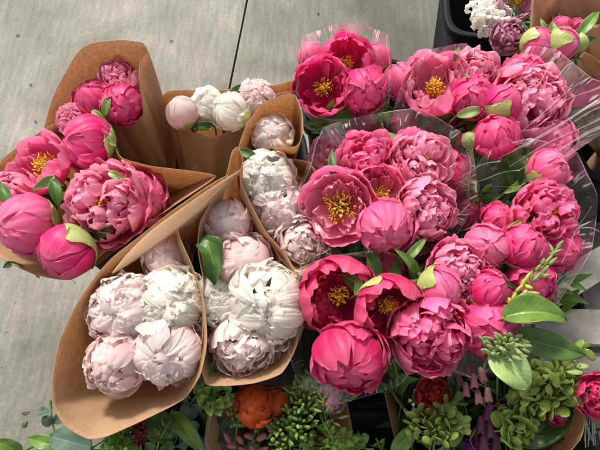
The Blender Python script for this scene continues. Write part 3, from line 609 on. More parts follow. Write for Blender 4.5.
wrapper('kraft_wrapper','kraft paper wrap around the small white buds at the back',rim=[(161,97,.43),(168,91,.45),(185,90,.46),(215,90,.47),(250,88,.475),(280,84,.48),(298,79,.48),(296,90,.475),(275,94,.47),(258,102,.462),(245,118,.452),(232,130,.445),(214,136,.44),(196,133,.435),(178,127,.43),(166,112,.428)],neck=at(222,200,.2),seed=4,rneck=.065,bulge=.004,**KW)
wrapper('kraft_wrapper','kraft paper wrap with a curled front lip around the middle row of white peonies',rim=[(238, 186, 0.48), (238, 150, 0.495), (247, 124, 0.505), (262, 104, 0.52), (280, 96, 0.525), (295, 95, 0.525), (302, 112, 0.52), (303, 132, 0.517), (297, 146, 0.512), (280, 148, 0.507), (270, 148, 0.48), (272, 153, 0.475), (284, 158, 0.475), (305, 161, 0.48), (316, 172, 0.487), (322, 200, 0.435), (331, 238, 0.435), (330, 262, 0.435), (314, 273, 0.45), (298, 275, 0.45), (280, 258, 0.457), (262, 228, 0.467), (246, 206, 0.475)],neck=NK['K3'],seed=5,bulge=.004,crease=.003,n=200,**KW)
wrapper('kraft_wrapper','kraft paper cone around the middle front white peonies, beside a dark green leaf',rim=[(200, 222, 0.502), (214, 196, 0.517), (226, 176, 0.532), (232, 152, 0.542), (238, 147, 0.542), (243, 158, 0.537), (240, 176, 0.527), (248, 198, 0.507), (266, 232, 0.484), (284, 252, 0.472), (297, 275, 0.462), (300, 305, 0.454), (297, 345, 0.442), (282, 373, 0.434), (255, 383, 0.432), (225, 386, 0.432), (206, 384, 0.434), (200, 360, 0.442), (204, 320, 0.457), (203, 280, 0.472), (198, 250, 0.487)],neck=NK['K4'],seed=6,bulge=.004,crease=.003,n=200,**KW)
wrapper('kraft_wrapper','large kraft paper cone in front at left around five pale peonies',rim=[(226, 176, 0.534), (205, 188, 0.532), (172, 211, 0.522), (140, 236, 0.49), (112, 258, 0.48), (96, 276, 0.472), (76, 305, 0.46), (60, 340, 0.447), (52, 380, 0.435), (53, 407, 0.428), (66, 427, 0.422), (88, 439, 0.42), (108, 436, 0.42), (150, 417, 0.42), (184, 399, 0.422), (200, 376, 0.452), (207, 342, 0.462), (204, 300, 0.477), (192, 265, 0.492), (180, 238, 0.502), (179, 224, 0.509), (196, 212, 0.517), (212, 197, 0.527), (229, 180, 0.532)],neck=NK['K5'],seed=7,bulge=.003,crease=.003,n=220,**KW)
# lit turned-over lip of the front cone
def lip():
    o=[x for x in bpy.data.objects if x.name.startswith('kraft_wrapper')][-1]
    A=spline([at(*p) for p in [(240,170,.535),(214,186,.532),(182,208,.523),(152,230,.513),(128,253,.501),(112,273,.492)]],40)
    B=spline([at(*p) for p in [(228,176,.514),(205,190,.512),(172,213,.502),(142,236,.494),(119,262,.482),(113,270,.478)]],40)
    B2=spline([at(*p) for p in [(241,171,.534),(228,186,.527),(201,211,.519),(170,236,.509),(136,260,.499),(113,274,.492)]],40)
    t=np.linspace(0,1,8)[None,:,None]
    G=A[:,None]*(1-t)+B2[:,None]*t; G=G+np.array([0,0,.0015])*np.sin(np.pi*t)
    mb=MB(); mb.grid(G,np.stack(np.broadcast_arrays(np.linspace(0,1,40)[:,None],t[...,0]),-1)); mb.build('folded_lip',KRAFT,o,o.location,solid=.0007)
lip()
wrapper('kraft_wrapper','kraft paper wrap around tight green and pink buds in the top right corner',rim=[(527,60,.44),(530,30,.47),(533,-6,.50),(550,-16,.51),(590,-20,.51),(640,-10,.50),(650,40,.48),(645,80,.46),(620,80,.45),(600,62,.452),(585,52,.45),(578,58,.445),(560,62,.44),(545,66,.437)],neck=NK['BR'],seed=8,bulge=.008,**KW)
wrapper('kraft_wrapper','empty kraft paper cone leaning behind the tight buds at the right edge',rim=[(548,5,.47),(560,-6,.49),(580,-12,.50),(615,-6,.50),(620,20,.49),(600,24,.48),(572,30,.47),(556,24,.465)],neck=at(625,140,.25),seed=18,bulge=.008,down=.02,rneck=.012,**KW)
wrapper('kraft_wrapper','kraft paper wrap in the lower right corner behind the seed pods',rim=[(470,440,.35),(500,400,.37),(545,372,.385),(566,352,.39),(578,365,.39),(583,395,.38),(585,420,.375),(580,440,.37),(550,470,.35),(500,480,.34)],neck=at(505,440,.16),seed=9,bulge=.008,crease=.003,**KW)
wrapper('kraft_wrapper','dark kraft paper wrap at the bottom edge beside the black gap',rim=[(383,384,.30),(392,392,.31),(402,408,.31),(425,425,.31),(450,430,.31),(455,470,.30),(420,480,.29),(398,450,.29)],neck=at(430,440,.16),seed=10,bulge=.004,crease=.002,**KW)
wrapper('kraft_wrapper','kraft paper wrap at the bottom edge left of the black gap',rim=[(205,440,.31),(215,400,.32),(260,388,.33),(310,384,.33),(335,386,.33),(346,400,.325),(352,430,.32),(352,470,.30),(300,490,.30),(230,490,.30)],neck=at(280,440,.14),seed=11,bulge=.006,crease=.003,**KW)

# ---------------------------------------------------------------- peonies
n=NK
PB='pink peonies in the left kraft bouquets'; WB='white peonies in kraft paper'; CB='pink peonies in cellophane'
LIST=[
# left, back wrap
(95,100,.478,44,'ball','hot',(-.35,.35),'hot pink half closed peony facing left in the tall left kraft paper','K1a',PB,{}),
(122,104,.490,42,'ball','hot',(.25,-.2),'hot pink cupped peony with dark centre at the right of the tall kraft paper','K1a',PB,dict(openn=10)),
(118,78,.500,44,'double','light',(0,.4),'light pink ruffled peony highest in the tall left kraft paper','K1a',PB,{}),
(72,118,.475,34,'double','light',(-.3,.3),'small light pink ruffled peony peeking out low at the left of the tall kraft paper','K1a',PB,{}),
# left, front wrap
(38,162,.475,62,'bowl','pink',(-.30,.30),'pink bowl shaped peony showing yellow stamens at the upper left edge','K1b',PB,dict(n_in=4)),
(87,143,.487,54,'ball','hot',(-.55,.05),'hot pink closed peony lying left with pale green sepal on its right','K1b',PB,dict(sepal=62)),
(106,203,.478,84,'double','pink',(-.12,.12),'large ruffled light pink peony with golden centre in the left bouquet','K1b',PB,dict(ctr='yellow',guardcol='pink',inner='light')),
(136,198,.450,62,'ball','pink',(.45,-.1),'smooth pink peony tucked right of the large ruffled one beside the paper','K1b',PB,dict(openn=15)),
(27,226,.460,61,'ball','pink',(-.45,-.25),'big rounded coral pink peony at the left edge of the picture','K1b',PB,dict(sepal=50)),
(14,194,.442,50,'double','light',(-.4,.2),'frilly light pink peony cut by the left edge','K1b',PB,{}),
(67,252,.470,54,'bud','hot',(-.30,-.45),'tight magenta bud with green sepal lowest in the left bouquet','K1b',PB,dict(sepal=75)),
# back white buds
(182,113,.458,33,'bud','shell',(-.3,.1),'pale pink bud leftmost of the small white buds at the back','K2',WB,dict(sepal=60)),
(207,104,.462,34,'ball','cream',(-.1,.35),'creamy half open bud second from the left at the back','K2',WB,dict(sepal=40)),
(230,112,.468,40,'ball','cream',(-.1,-.1),'cream bud with green sepals on both sides in the back paper','K2',WB,dict(sepal=66,openn=5)),
(256,100,.462,42,'full','shell',(.2,.3),'open white and pink peony rightmost in the back paper','K2',WB,{}),
# centre row
(273,135,.492,42,'ball','blush',(.05,-.1),'round pale peony highest in the middle white row','K3',WB,{}),
(266,178,.490,54,'full','white',(-.1,.1),'ruffled white peony below the round pale one in the middle row','K3',WB,{}),
(276,209,.468,56,'full','blush',(0,0),'white peony with crinkled petals in the centre of the middle row','K3',WB,{}),
(303,206,.448,44,'full','shell',(.3,.1),'small pale pink peony against the right side of the middle row','K3',WB,{}),
(301,244,.456,54,'double','blush',(.15,-.25),'blush peony lowest in the middle row at the corner of the paper','K3',WB,{}),
# centre front
(226,221,.488,50,'ball','shell',(-.05,.0),'smooth pale bud with a magenta streak above the dark green leaf','K4',WB,dict(openn=2)),
(244,261,.472,58,'ball','shell',(.1,.1),'shell pink closed peony in the middle of the front centre cone','K4',WB,{}),
(216,303,.450,56,'full','cream',(-.25,0),'cream ruffled peony at the left of the front centre cone','K4',WB,{}),
(266,304,.466,80,'full','cream',(.05,.05),'largest frilled white peony in the front centre cone','K4',WB,dict(n_in=54)),
(244,346,.446,68,'double','blush',(-.05,-.3),'white peony lowest in the front centre cone near the paper edge','K4',WB,{}),
# front left
(166,259,.462,50,'ball','shell',(.1,.2),'pale pink smooth peony topmost in the big front cone','K5',WB,dict(openn=12)),
(125,311,.458,72,'full','blush',(-.15,.1),'full blush peony at the left of the big front cone','K5',WB,dict(n_in=54)),
(171,303,.468,66,'full','cream',(.05,.1),'cream peony with magenta flecks at the right of the big front cone','K5',WB,dict(fleck=1,n_in=52)),
(115,364,.450,58,'full','shell',(-.2,-.15),'pinkish peony lowest left in the big front cone','K5',WB,{}),
(167,352,.455,72,'full','blush',(.1,-.15),'broad blush peony lowest right in the big front cone','K5',WB,dict(n_in=54)),
# top middle sleeve
(322,86,.478,58,'bowl','hot',(-.25,-.05),'hot pink cupped peony with golden stamens lower left in the top sleeve','C1',CB,dict(n_in=5,openn=-12,st=.75)),
(347,61,.475,54,'bowl','hot',(0,.15),'hot pink peony topmost in the top sleeve, stamens just showing','C1',CB,dict(n_in=6,openn=-24,st=.55)),
(365,90,.482,44,'ball','hot',(.05,-.2),'smooth hot pink ball of a peony lower right in the top sleeve','C1',CB,dict(openn=-5)),
(311,57,.462,28,'bud','pink',(-.3,.2),'small pink bud at the upper left of the top sleeve','C1',CB,dict(sepal=60)),
(376,59,.462,30,'bud','pink',(.3,.2),'small pink bud with green base at the upper right of the top sleeve','C1',CB,dict(sepal=66)),
(399,80,.455,38,'ball','pink',(.1,.5),'loose pink flower between the top sleeve and the next one, green sepal below','C5',CB,dict(sepal=60,openn=40)),
(404,122,0.4,34,'ball','deep',(-.1,-.1),'small hot pink peony in the shade between two sleeves','C1',CB,{}),  # this and the next: darker pigment painted in for shade
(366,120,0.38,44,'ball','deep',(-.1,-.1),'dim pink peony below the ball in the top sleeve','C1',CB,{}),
# centre
(338,206,.485,76,'bowl','pink',(-.18,-.05),'wide open pink bowl peony with a ring of yellow stamens','C2',CB,dict(n_in=14,inner='light',openn=13)),
(370,163,.480,66,'double','pink',(-.05,.25),'pink peony with folded petals behind the wide open bowl','C2',CB,dict(inner='pink',n_in=40)),
(379,194,.487,56,'bowl','pink',(-.15,.05),'cupped pink peony with stamens squeezed right of the wide open bowl','C2',CB,dict(n_in=10,inner='light',st=.8)),
(421,162,.484,68,'double','pink',(.15,.2),'pink peony with orange gold centre at the upper right of the centre bunch','C2',CB,dict(ctr='yellow',inner='light')),
(427,208,.482,62,'double','light',(.3,.05),'frilly light pink peony at the lower right of the centre bunch','C2',CB,dict(n_in=80)),
(386,228,.480,58,'ball','pink',(.0,-.45),'smooth closed pink peony at the bottom of the centre bunch','C2',CB,{}),
(453,176,0.41,48,'ball','deep',(.4,.2),'shaded pink peony right of the centre bunch under film','C2',CB,{}),  # shade under the film put into the colour
(330,155,0.39,46,'double','light',(-.3,.3),'pale pink peony behind the film at the upper left of the centre bunch','C2',CB,{}),
# front
(339,296,.466,77,'bowl','deep',(-.05,.05),'large crimson pink peony with small tuft of stamens','C3',CB,dict(n_in=12,openn=-20,st=.55)),
(390,309,.484,68,'bowl','deep',(.30,-.25),'crimson pink peony turned right with yellow stamens and a green sepal above','C3',CB,dict(n_in=7,openn=-16,st=.6,sepal=76)),
(350,357,.462,71,'ball','deep',(-.05,-.35),'round crimson peony lowest in the front sleeve','C3',CB,{}),
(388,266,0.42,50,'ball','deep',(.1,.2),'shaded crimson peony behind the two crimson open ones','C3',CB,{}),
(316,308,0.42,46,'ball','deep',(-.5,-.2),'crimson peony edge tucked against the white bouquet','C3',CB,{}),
# right cluster
(432,335,.466,84,'double','pink',(.15,-.25),'huge ruffled rose pink peony in the lower right of the bunch','C4',CB,dict(n_in=75)),
(440,288,.486,44,'bud','pink',(.05,-.25),'plump pink bud with green sepals beside the crimson flower','C4',CB,dict(sepal=80)),
(459,272,.474,64,'double','pink',(.15,.1),'frilly rose peony with tiny yellow centre behind the plump bud','C4',CB,dict(inner='light')),
(489,290,.474,46,'ball','hot',(.3,.0),'smooth pink peony with green base right of the plump bud','C4',CB,dict(sepal=60)),
(489,326,.452,66,'ball','hot',(.1,.1),'hot pink peony half hidden behind the big lime leaf','C4',CB,{}),
(487,246,.478,46,'ball','pink',(-.2,.1),'rounded pink peony left of its twin in the right cluster','C4',CB,{}),
(524,246,.478,48,'ball','hot',(.2,.1),'smooth pink peony with pale base right of its twin in the right cluster','C4',CB,dict(sepal=55)),
(546,214,.480,66,'double','pink',(.15,.15),'frilled pink peony with yellow fleck at the far right','C4',CB,dict(ctr='yellow',inner='pink')),
(560,250,.450,46,'ball','hot',(.4,-.2),'shaded hot pink peony under the far right frilled one','C4',CB,{}),
(549,170,.478,44,'ball','pink',(.25,.2),'closed pink peony standing apart at the upper right of the right cluster','C4',CB,dict(sepal=70)),
(531,283,.450,50,'ball','hot',(.2,-.2),'hot pink peony behind the yellow green flower spike','C4',CB,{}),
(499,219,.455,34,'ball','hot',(.0,.3),'small hot pink peony between leaf and twin blooms','C4',CB,{}),
(470,214,0.38,36,'ball','deep',(.0,.3),'dim hot pink peony right of the centre bunch in the shade','C4',CB,{}),  # this and the next: shade painted by the deeper pigment
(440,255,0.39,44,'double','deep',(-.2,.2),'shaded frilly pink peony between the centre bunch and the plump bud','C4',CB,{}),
# upper right
(436,83,.472,66,'bowl','pink',(-.1,.1),'coral pink cupped peony with yellow centre under the rounded film','C5',CB,dict(sepal=58,inner='light',n_in=14,openn=-8,st=.6)),
(476,74,.470,54,'double','light',(.15,.3),'light pink jagged peony at the top of the upper right bunch','C5',CB,{}),
(473,98,.482,46,'ball','hot',(-.2,.2),'hot pink closed peony left of the round green and pink bud','C5',CB,{}),
(503,104,.496,38,'bud','hot',(.1,.25),'round bud with wide green sepals in front of the ruffled peony','C5',CB,dict(sepal=100)),
(497,136,.484,46,'ball','hot',(.0,.1),'egg shaped hot pink peony below the round bud','C5',CB,dict(sepal=45)),
(532,103,.478,80,'double','pink',(.1,.15),'large ruffled coral peony under streaked film at upper right','C5',CB,dict(n_in=80,inner='light')),
(524,78,.468,50,'ball','hot',(.1,.4),'hot pink rounded peony behind the large ruffled coral one','C5',CB,{}),
(555,138,.448,50,'ball','pink',(.4,-.1),'pink peony under reflecting film at the right of the upper bunch','C5',CB,{}),
(449,128,0.38,44,'double','deep',(-.2,.2),'dim pink peony deep between the upper bunches','C5',CB,{}),  # deeper pigment stands in for shade between the bunches
(470,140,.472,17,'bud','green',(-.6,.4),'tiny pale green bud beside the egg shaped pink peony','C5',CB,dict(sepal=110)),
# kraft top right
(537,44,.478,32,'bud','pink',(-.2,.2),'pink bud in broad green sepals, left of the kraft wrapped buds','BR',None,dict(sepal=88)),
(562,44,.484,32,'bud','pink',(.1,.1),'striped pink and green bud, roundest in the top right kraft paper','BR',None,dict(sepal=112)),
(579,43,.482,18,'bud','green',(.2,.1),'small all green bud at the right of the striped bud','BR',None,dict(sepal=150)),
(561,27,.470,22,'bud','hot',(0,.5),'little hot pink bud behind the striped bud','BR',None,dict(sepal=50)),
(577,28,.462,20,'ball','hot',(.2,.4),'small hot pink bloom beside the long leaf in the top right paper','BR',None,{}),
(596,92,.38,34,'ball','pink',(.2,.3),'pink peony at the right edge seen through streaked film','C5',CB,{}),
(574,98,.37,28,'bud','pink',(-.1,.2),'dim pink bud seen through film at the right edge','C5',CB,dict(sepal=60)),
]
for i,(u,v,z,d,k,c,f,lab,nk,grp,opt) in enumerate(LIST):
    if nk in('K3','K4','K5'): z-=.022
    nl = 4 if grp==CB or grp is None else 1
    peony(u,v,z,d,k,c,f,lab,NK[nk],i+1,group=grp,leaves=opt.pop('leaves',nl),**opt)

# ---------------------------------------------------------------- cellophane sleeves
def sleeve(label,rim,neck,seed,**k):
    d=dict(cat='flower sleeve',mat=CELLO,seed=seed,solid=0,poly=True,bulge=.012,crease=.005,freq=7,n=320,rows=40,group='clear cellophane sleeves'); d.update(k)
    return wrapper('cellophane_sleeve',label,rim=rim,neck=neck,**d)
sleeve('clear cellophane sleeve standing up square behind the topmost hot pink peonies',[(298,70,.50),(302,36,.52),(320,30,.53),(345,22,.535),(368,27,.53),(388,34,.53),(392,62,.515),(390,98,.49),(368,116,.475),(335,120,.47),(305,112,.475),(296,95,.485)],NK['C1'],21)
sleeve('clear cellophane sleeve around the wide open pink bowl peony in the centre',[(298,192,.492),(322,128,.508),(362,116,.508),(418,108,.508),(470,138,.50),(478,196,.485),(452,244,.465),(400,262,.455),(345,262,.452),(304,240,.465)],NK['C2'],22)
sleeve('clear cellophane sleeve around the crimson peonies in front',[(300,268,.475),(330,256,.48),(380,250,.485),(415,262,.485),(430,300,.475),(428,345,.46),(400,385,.445),(345,402,.435),(300,388,.44),(288,350,.452),(288,305,.465)],NK['C3'],23)
sleeve('clear cellophane sleeve around the right hand cluster of pink peonies',[(455,190,.485),(490,150,.50),(530,138,.505),(575,150,.505),(598,196,.495),(592,250,.48),(560,300,.465),(515,350,.45),(475,378,.44),(438,368,.445),(402,352,.45),(405,300,.47),(425,235,.478)],NK['C4'],24)
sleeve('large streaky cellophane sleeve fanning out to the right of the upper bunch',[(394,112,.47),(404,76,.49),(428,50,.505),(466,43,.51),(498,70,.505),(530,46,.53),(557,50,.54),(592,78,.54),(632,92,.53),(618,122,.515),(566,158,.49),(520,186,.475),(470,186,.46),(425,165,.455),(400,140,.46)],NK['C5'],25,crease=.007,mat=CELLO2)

# pleats of film as whitened strips, bright streaks put into their colour
SL=[o for o in bpy.data.objects if o.name.startswith('cellophane_sleeve')]
def glint_folds(o,lines,w0=.0058):
    rng=random.Random(len(lines))
    for (a,b,k) in lines:
        A=at(*a);B=at(*b); t=np.linspace(0,1,16)[:,None]; P=A*(1-t)+B*t+np.array([0,0,.006])*np.sin(np.pi*t)+rv(rng,.001)
        sd_=norm(np.cross(B-A,[0,0,1])); up_=norm(np.cross(sd_,B-A)); wd=w0*.8*k*(.25+.75*t)*(1+.35*np.sin(9*t+k*7)); P=P+sd_*.0022*np.sin(7*t+k*11)
        G=np.stack([P-sd_*wd*.5,P+up_*wd*.22,P+sd_*wd*.5],0); G[2]+=up_*wd*.05
        mb=MB(); mb.grid(G,np.stack(np.broadcast_arrays(np.linspace(0,1,3)[:,None]*.3,.1+t[:,0][None]*.8),-1)); mb.build('film_glint_fold',GLINT_FOLD,o,o.location)
glint_folds(SL[4],[((500,160,.485),(612,96,.535),1.6),((508,166,.48),(618,108,.53),.8),((520,170,.478),(616,121,.515),1.1),((500,148,.495),(588,78,.545),.5),((538,118,.50),(600,86,.54),.7),
   ((528,96,.52),(560,51,.535),1.1),((520,80,.52),(546,48,.532),.8),((505,72,.515),(531,48,.528),.9),((540,92,.51),(574,62,.54),.5),((556,132,.495),(626,96,.53),.7),((452,180,.46),(500,160,.485),.6),((460,186,.455),(520,170,.478),.5),((398,106,.47),(414,64,.497),.25)])
glint_folds(SL[0],[((389,96,.49),(388,35,.53),.45),((298,96,.48),(303,40,.52),.25),((346,24,.53),(347,42,.52),.25),((340,106,.47),(352,86,.50),.25)])
glint_folds(SL[1],[((301,190,.49),(323,131,.507),.5),((470,198,.478),(468,150,.493),.3),((415,250,.455),(470,205,.47),.3),((450,240,.46),(478,222,.465),.3)])
glint_folds(SL[2],[((302,262,.48),(330,250,.485),.3),((292,300,.475),(304,262,.485),.4)])
glint_folds(SL[3],[((400,352,.45),(470,379,.443),.4),((560,228,.485),(598,232,.483),.5),((575,152,.503),(596,196,.492),.4),((500,262,.475),(552,276,.472),.3),((590,205,.49),(560,262,.478),.4)])

# ---------------------------------------------------------------- foliage and filler flowers
LIME=leaf_mat('lime_leaf',(.17,.29,.05),(.10,.19,.03),rough=.33,trans=.3)
PALE=leaf_mat('pale_leaf',(.38,.50,.20),(.30,.42,.14),rough=.32,trans=.25)
DEEP=leaf_mat('deep_green_leaf',(.045,.11,.02),(.025,.07,.012),rough=.3)
MID=leaf_mat('mid_green_leaf',(.10,.19,.035),(.05,.11,.02))
EUC=leaf_mat('eucalyptus_leaf',(.09,.15,.105),(.055,.10,.072),rough=.55,trans=.12)
PODM=leaf_mat('seed_pod_green',(.30,.38,.09),(.19,.27,.05),rough=.42,trans=.25,midrib=True)
BUDM=leaf_mat('bud_green',(.27,.37,.09),(.15,.23,.045),rough=.45,trans=.2,midrib=False)
YELM=leaf_mat('yellow_green_bud',(.62,.62,.10),(.40,.50,.08),trans=.2,midrib=False)
PUR=petal_mat('foxglove_purple',(.17,.04,.085),(.24,.12,.09),edge=(.50,.32,.20))
PKB=petal_mat('snapdragon_pink',(.50,.13,.18),(.34,.26,.12))
CRIM=plain_mat('plume_crimson',(.22,.012,.03),.6,noise=.35,nscale=150)
GREY=plain_mat('grey_stem',(.28,.30,.24),.6)
def new(name,label,cat,base,group=None): return thing(name,label,cat,base,group)
def simple_stem(root,pts,r=.0015,mat=None,n=24):
    mb=MB(); tube(mb,spline(pts,n),r,6); return mb.build('stem',mat or STEM,root,root.location)
def toward(p): return norm(cam_loc-np.asarray(p))

def big_leaf(label,a,b,wpx,mat,up=None,bend=.12,fold=.18,seed=0,root_to=None,name='broad_leaf',cat='leaf',shape='oval',wave=.06,hang=None):
    rng=random.Random(seed); A=at(*a);B=at(*b); base=hang if hang is not None else A+np.array([-.02,.03,-.13])
    root=new(name,label,cat,base); mb=MB(); w_=wpx*mpp(A)
    leaf(mb,A,B,w_,up=toward(A)+(np.array(up) if up is not None else 0),bend=bend,fold=fold,rng=rng,shape=shape,nu=13,nv=21,wave=wave)
    mb.build('blade',mat,root,base,solid=.0006); simple_stem(root,[base,(base+A)/2+np.array([.004,0,.01]),A],.0016); return root
big_leaf('big lime green leaf folded along its middle, lying over the hot pink peony',(500,318,.485),(569,316,.495),33,LIME,up=(0,.5,0),seed=1,bend=.16,fold=.3)
big_leaf('long green leaf pointing right just below the folded lime leaf',(500,332,.465),(588,356,.47),27,MID,seed=2,bend=.1)
big_leaf('pale glossy green leaf hanging under the green bud cluster',(489,352,.475),(531,388,.468),36,PALE,seed=3,bend=.14,up=(0,.4,.2))
big_leaf('dark green leaf edge on the lower right kraft paper, below the seed pods',(520,446,0.350),(573,402,0.355),34,DEEP,seed=4,bend=.05)
big_leaf('lime green curved leaf at the bottom between eucalyptus and green florets',(172,412,0.325),(203,452,0.325),17,LIME,seed=5,bend=.2)
big_leaf('lime green pointed leaf at the bottom left corner of the foliage',(64,448,0.305),(26,438,0.310),15,LIME,seed=6)
big_leaf('green leaf tip at the bottom left behind the lime pointed leaf',(76,440,0.295),(44,436,0.300),9,MID,seed=16)
big_leaf('lime green leaf at the very bottom left of the greenery',(22,452,0.295),(-8,440,.33),14,LIME,seed=26)
big_leaf('dark green serrated leaf against the smooth bud with a magenta streak',(204,236,.487),(216,283,.476),27,PLEAF,seed=7,bend=.16,fold=.10,shape='lance',wave=.28,up=(.3,.1,0))
big_leaf('bright green leaf at the bottom right of the green floret clusters',(452,447,0.355),(462,414,0.365),14,LIME,seed=8)
big_leaf('light green leaf at the bottom edge right of the black gap',(392,455,0.335),(418,424,0.350),17,LIME,seed=9)
big_leaf('broad mid green leaf below the front kraft cone beside the crimson plume',(170,440,0.310),(142,406,0.315),30,MID,seed=10)
big_leaf('long dark leaf pointing to the top right corner from the tight buds',(576,38,.485),(601,9,.50),12,PLEAF2,seed=11,shape='lance')
big_leaf('upright bright green leaf left of the striped bud',(553,40,.485),(553,20,.50),9,LIME,seed=12,shape='lance')
big_leaf('narrow bright leaf between the two broad buds at top right',(549,38,.482),(540,17,.495),6,LIME,seed=13,shape='lance')
big_leaf('small leaf pointing right past the all green bud',(582,40,.48),(597,38,.485),6,MID,seed=14,shape='lance')
big_leaf('dark green leaf over the small white buds at the back',(229,96,.475),(246,83,.485),9,MID,seed=15,shape='lance')
big_leaf('arching pale green leaf left of the round bud',(456,116,.487),(486,108,.492),11,PALE,seed=17,bend=.3,shape='lance')
big_leaf('upright green leaf behind the coral cupped peony',(455,64,.48),(459,46,.50),7,PLEAF2,seed=18,shape='lance')
big_leaf('short upright green leaf in front of the light pink jagged peony',(466,92,.49),(467,71,.505),6,LIME,seed=19,shape='lance')
big_leaf('green leaf beside the film at the upper left of the open bowl peony',(333,178,.487),(332,148,.495),9,MID,seed=20,shape='lance')
big_leaf('green leaf pair poking up between the two upper left pink peonies',(104,117,.50),(109,90,.515),9,PLEAF2,seed=21,shape='lance')
big_leaf('narrow green leaf running down right over the kraft edge at left',(92,110,.50),(110,127,.495),8,PLEAF2,seed=22,shape='lance')
big_leaf('small curled green leaf above the large ruffled left peony',(108,172,.505),(127,180,.50),9,PALE,seed=23,shape='lance')
big_leaf('curled green leaf touching the sepal of the hot pink closed peony',(98,134,.505),(116,146,.50),8,PALE,seed=24,shape='lance')
big_leaf('green leaf crossing below the upper left bowl peony',(55,176,.50),(31,191,.495),9,PLEAF2,seed=25,shape='lance')
big_leaf('green leaf hanging between the coral and ruffled left peonies',(53,180,.505),(59,208,.49),13,PLEAF,seed=27,shape='lance')
big_leaf('dark green leaf at the left picture edge behind the coral peony',(8,205,.49),(0,180,.49),12,PLEAF,seed=28,shape='lance')
big_leaf('green leaf under the rounded peony at the left edge below the paper',(12,262,.44),(3,268,.44),7,MID,seed=29,shape='lance')
big_leaf('long green leaf beside the small hot pink peony in the right cluster',(505,236,.48),(524,218,.487),9,PLEAF2,seed=30,shape='lance')
big_leaf('dark green leaf running right from the frilly rose peony',(483,272,.49),(520,290,.478),8,PLEAF,seed=31,shape='lance')
big_leaf('green leaf between the two crimson open peonies',(355,296,.49),(363,270,.487),8,PLEAF2,seed=32,shape='lance')
big_leaf('green leaf below the smooth closed pink peony of the centre bunch',(404,262,.47),(428,236,.48),10,PLEAF2,seed=33,shape='lance')
big_leaf('green leaf beside the cream bud sepals at the back',(262,112,.455),(246,120,.455),9,DEEP,seed=34,shape='lance')
big_leaf('dark leaf under the two left white buds at the back',(215,126,.452),(190,126,.45),9,DEEP,seed=35,shape='lance')
big_leaf('green leaf beside the round pale peony in the middle row',(240,150,.49),(262,160,.485),10,PLEAF,seed=36,shape='lance')

def leafy(label,pts,n,L,w_,mat,seed,shape='round',name='leafy_sprig',cat='greenery',spread=.5,jit=.3,r=.0016,group=None,partname='leaves',stemmat=None,up_amt=.4):
    """a stem with leaves set all along it"""
    rng=random.Random(seed); P=spline([at(*p) for p in pts],n+2); base=P[0]
    root=new(name,label,cat,base,group); simple_stem(root,P,r,stemmat)
    mb=MB()
    for i in range(1,n+1):
        t=norm(P[i+1]-P[i]) if i<n+1 else norm(P[i]-P[i-1]); tc=toward(P[i]); s_=norm(np.cross(t,tc))
        for sg in (1,-1):
            d=norm(s_*sg*rng.uniform(.6,1.1)+t*rng.uniform(.1,.9)*spread*2+tc*rng.uniform(-.3,.5)+rv(rng,jit))
            l=L*rng.uniform(.7,1.15)*(1-.35*i/n)
            b=P[i]+d*l*.12
            leaf(mb,b,b+d*l,l*w_,up=tc*up_amt+rv(rng,.5)+np.array([0,0,.4]),rng=rng,shape=shape,bend=rng.uniform(-.05,.2),fold=.15,nu=7,nv=9)
    mb.build(partname,mat,root,base); return root
leafy('sprig of round grey green eucalyptus leaves below the front kraft cone',[(170,455,0.265),(180,430,0.295),(190,405,0.315),(203,388,0.325)],7,.028,.85,EUC,1,name='eucalyptus_sprig',cat='eucalyptus')
leafy('large grey green eucalyptus leaves at the bottom left behind the cone',[(62,470,0.245),(58,448,0.275),(52,420,0.295),(50,400,0.305)],4,.026,.85,EUC,2,name='eucalyptus_sprig',cat='eucalyptus')
leafy('dark eucalyptus twig left of the orange petals at the bottom edge',[(205,465,0.245),(215,440,0.265),(225,420,0.285)],5,.030,.85,EUC,3,name='eucalyptus_sprig',cat='eucalyptus')
big_leaf('broad grey green eucalyptus leaf hanging under the tip of the front cone',(92,448,0.325),(48,436,0.325),32,EUC,seed=40,fold=.08,wave=.03)
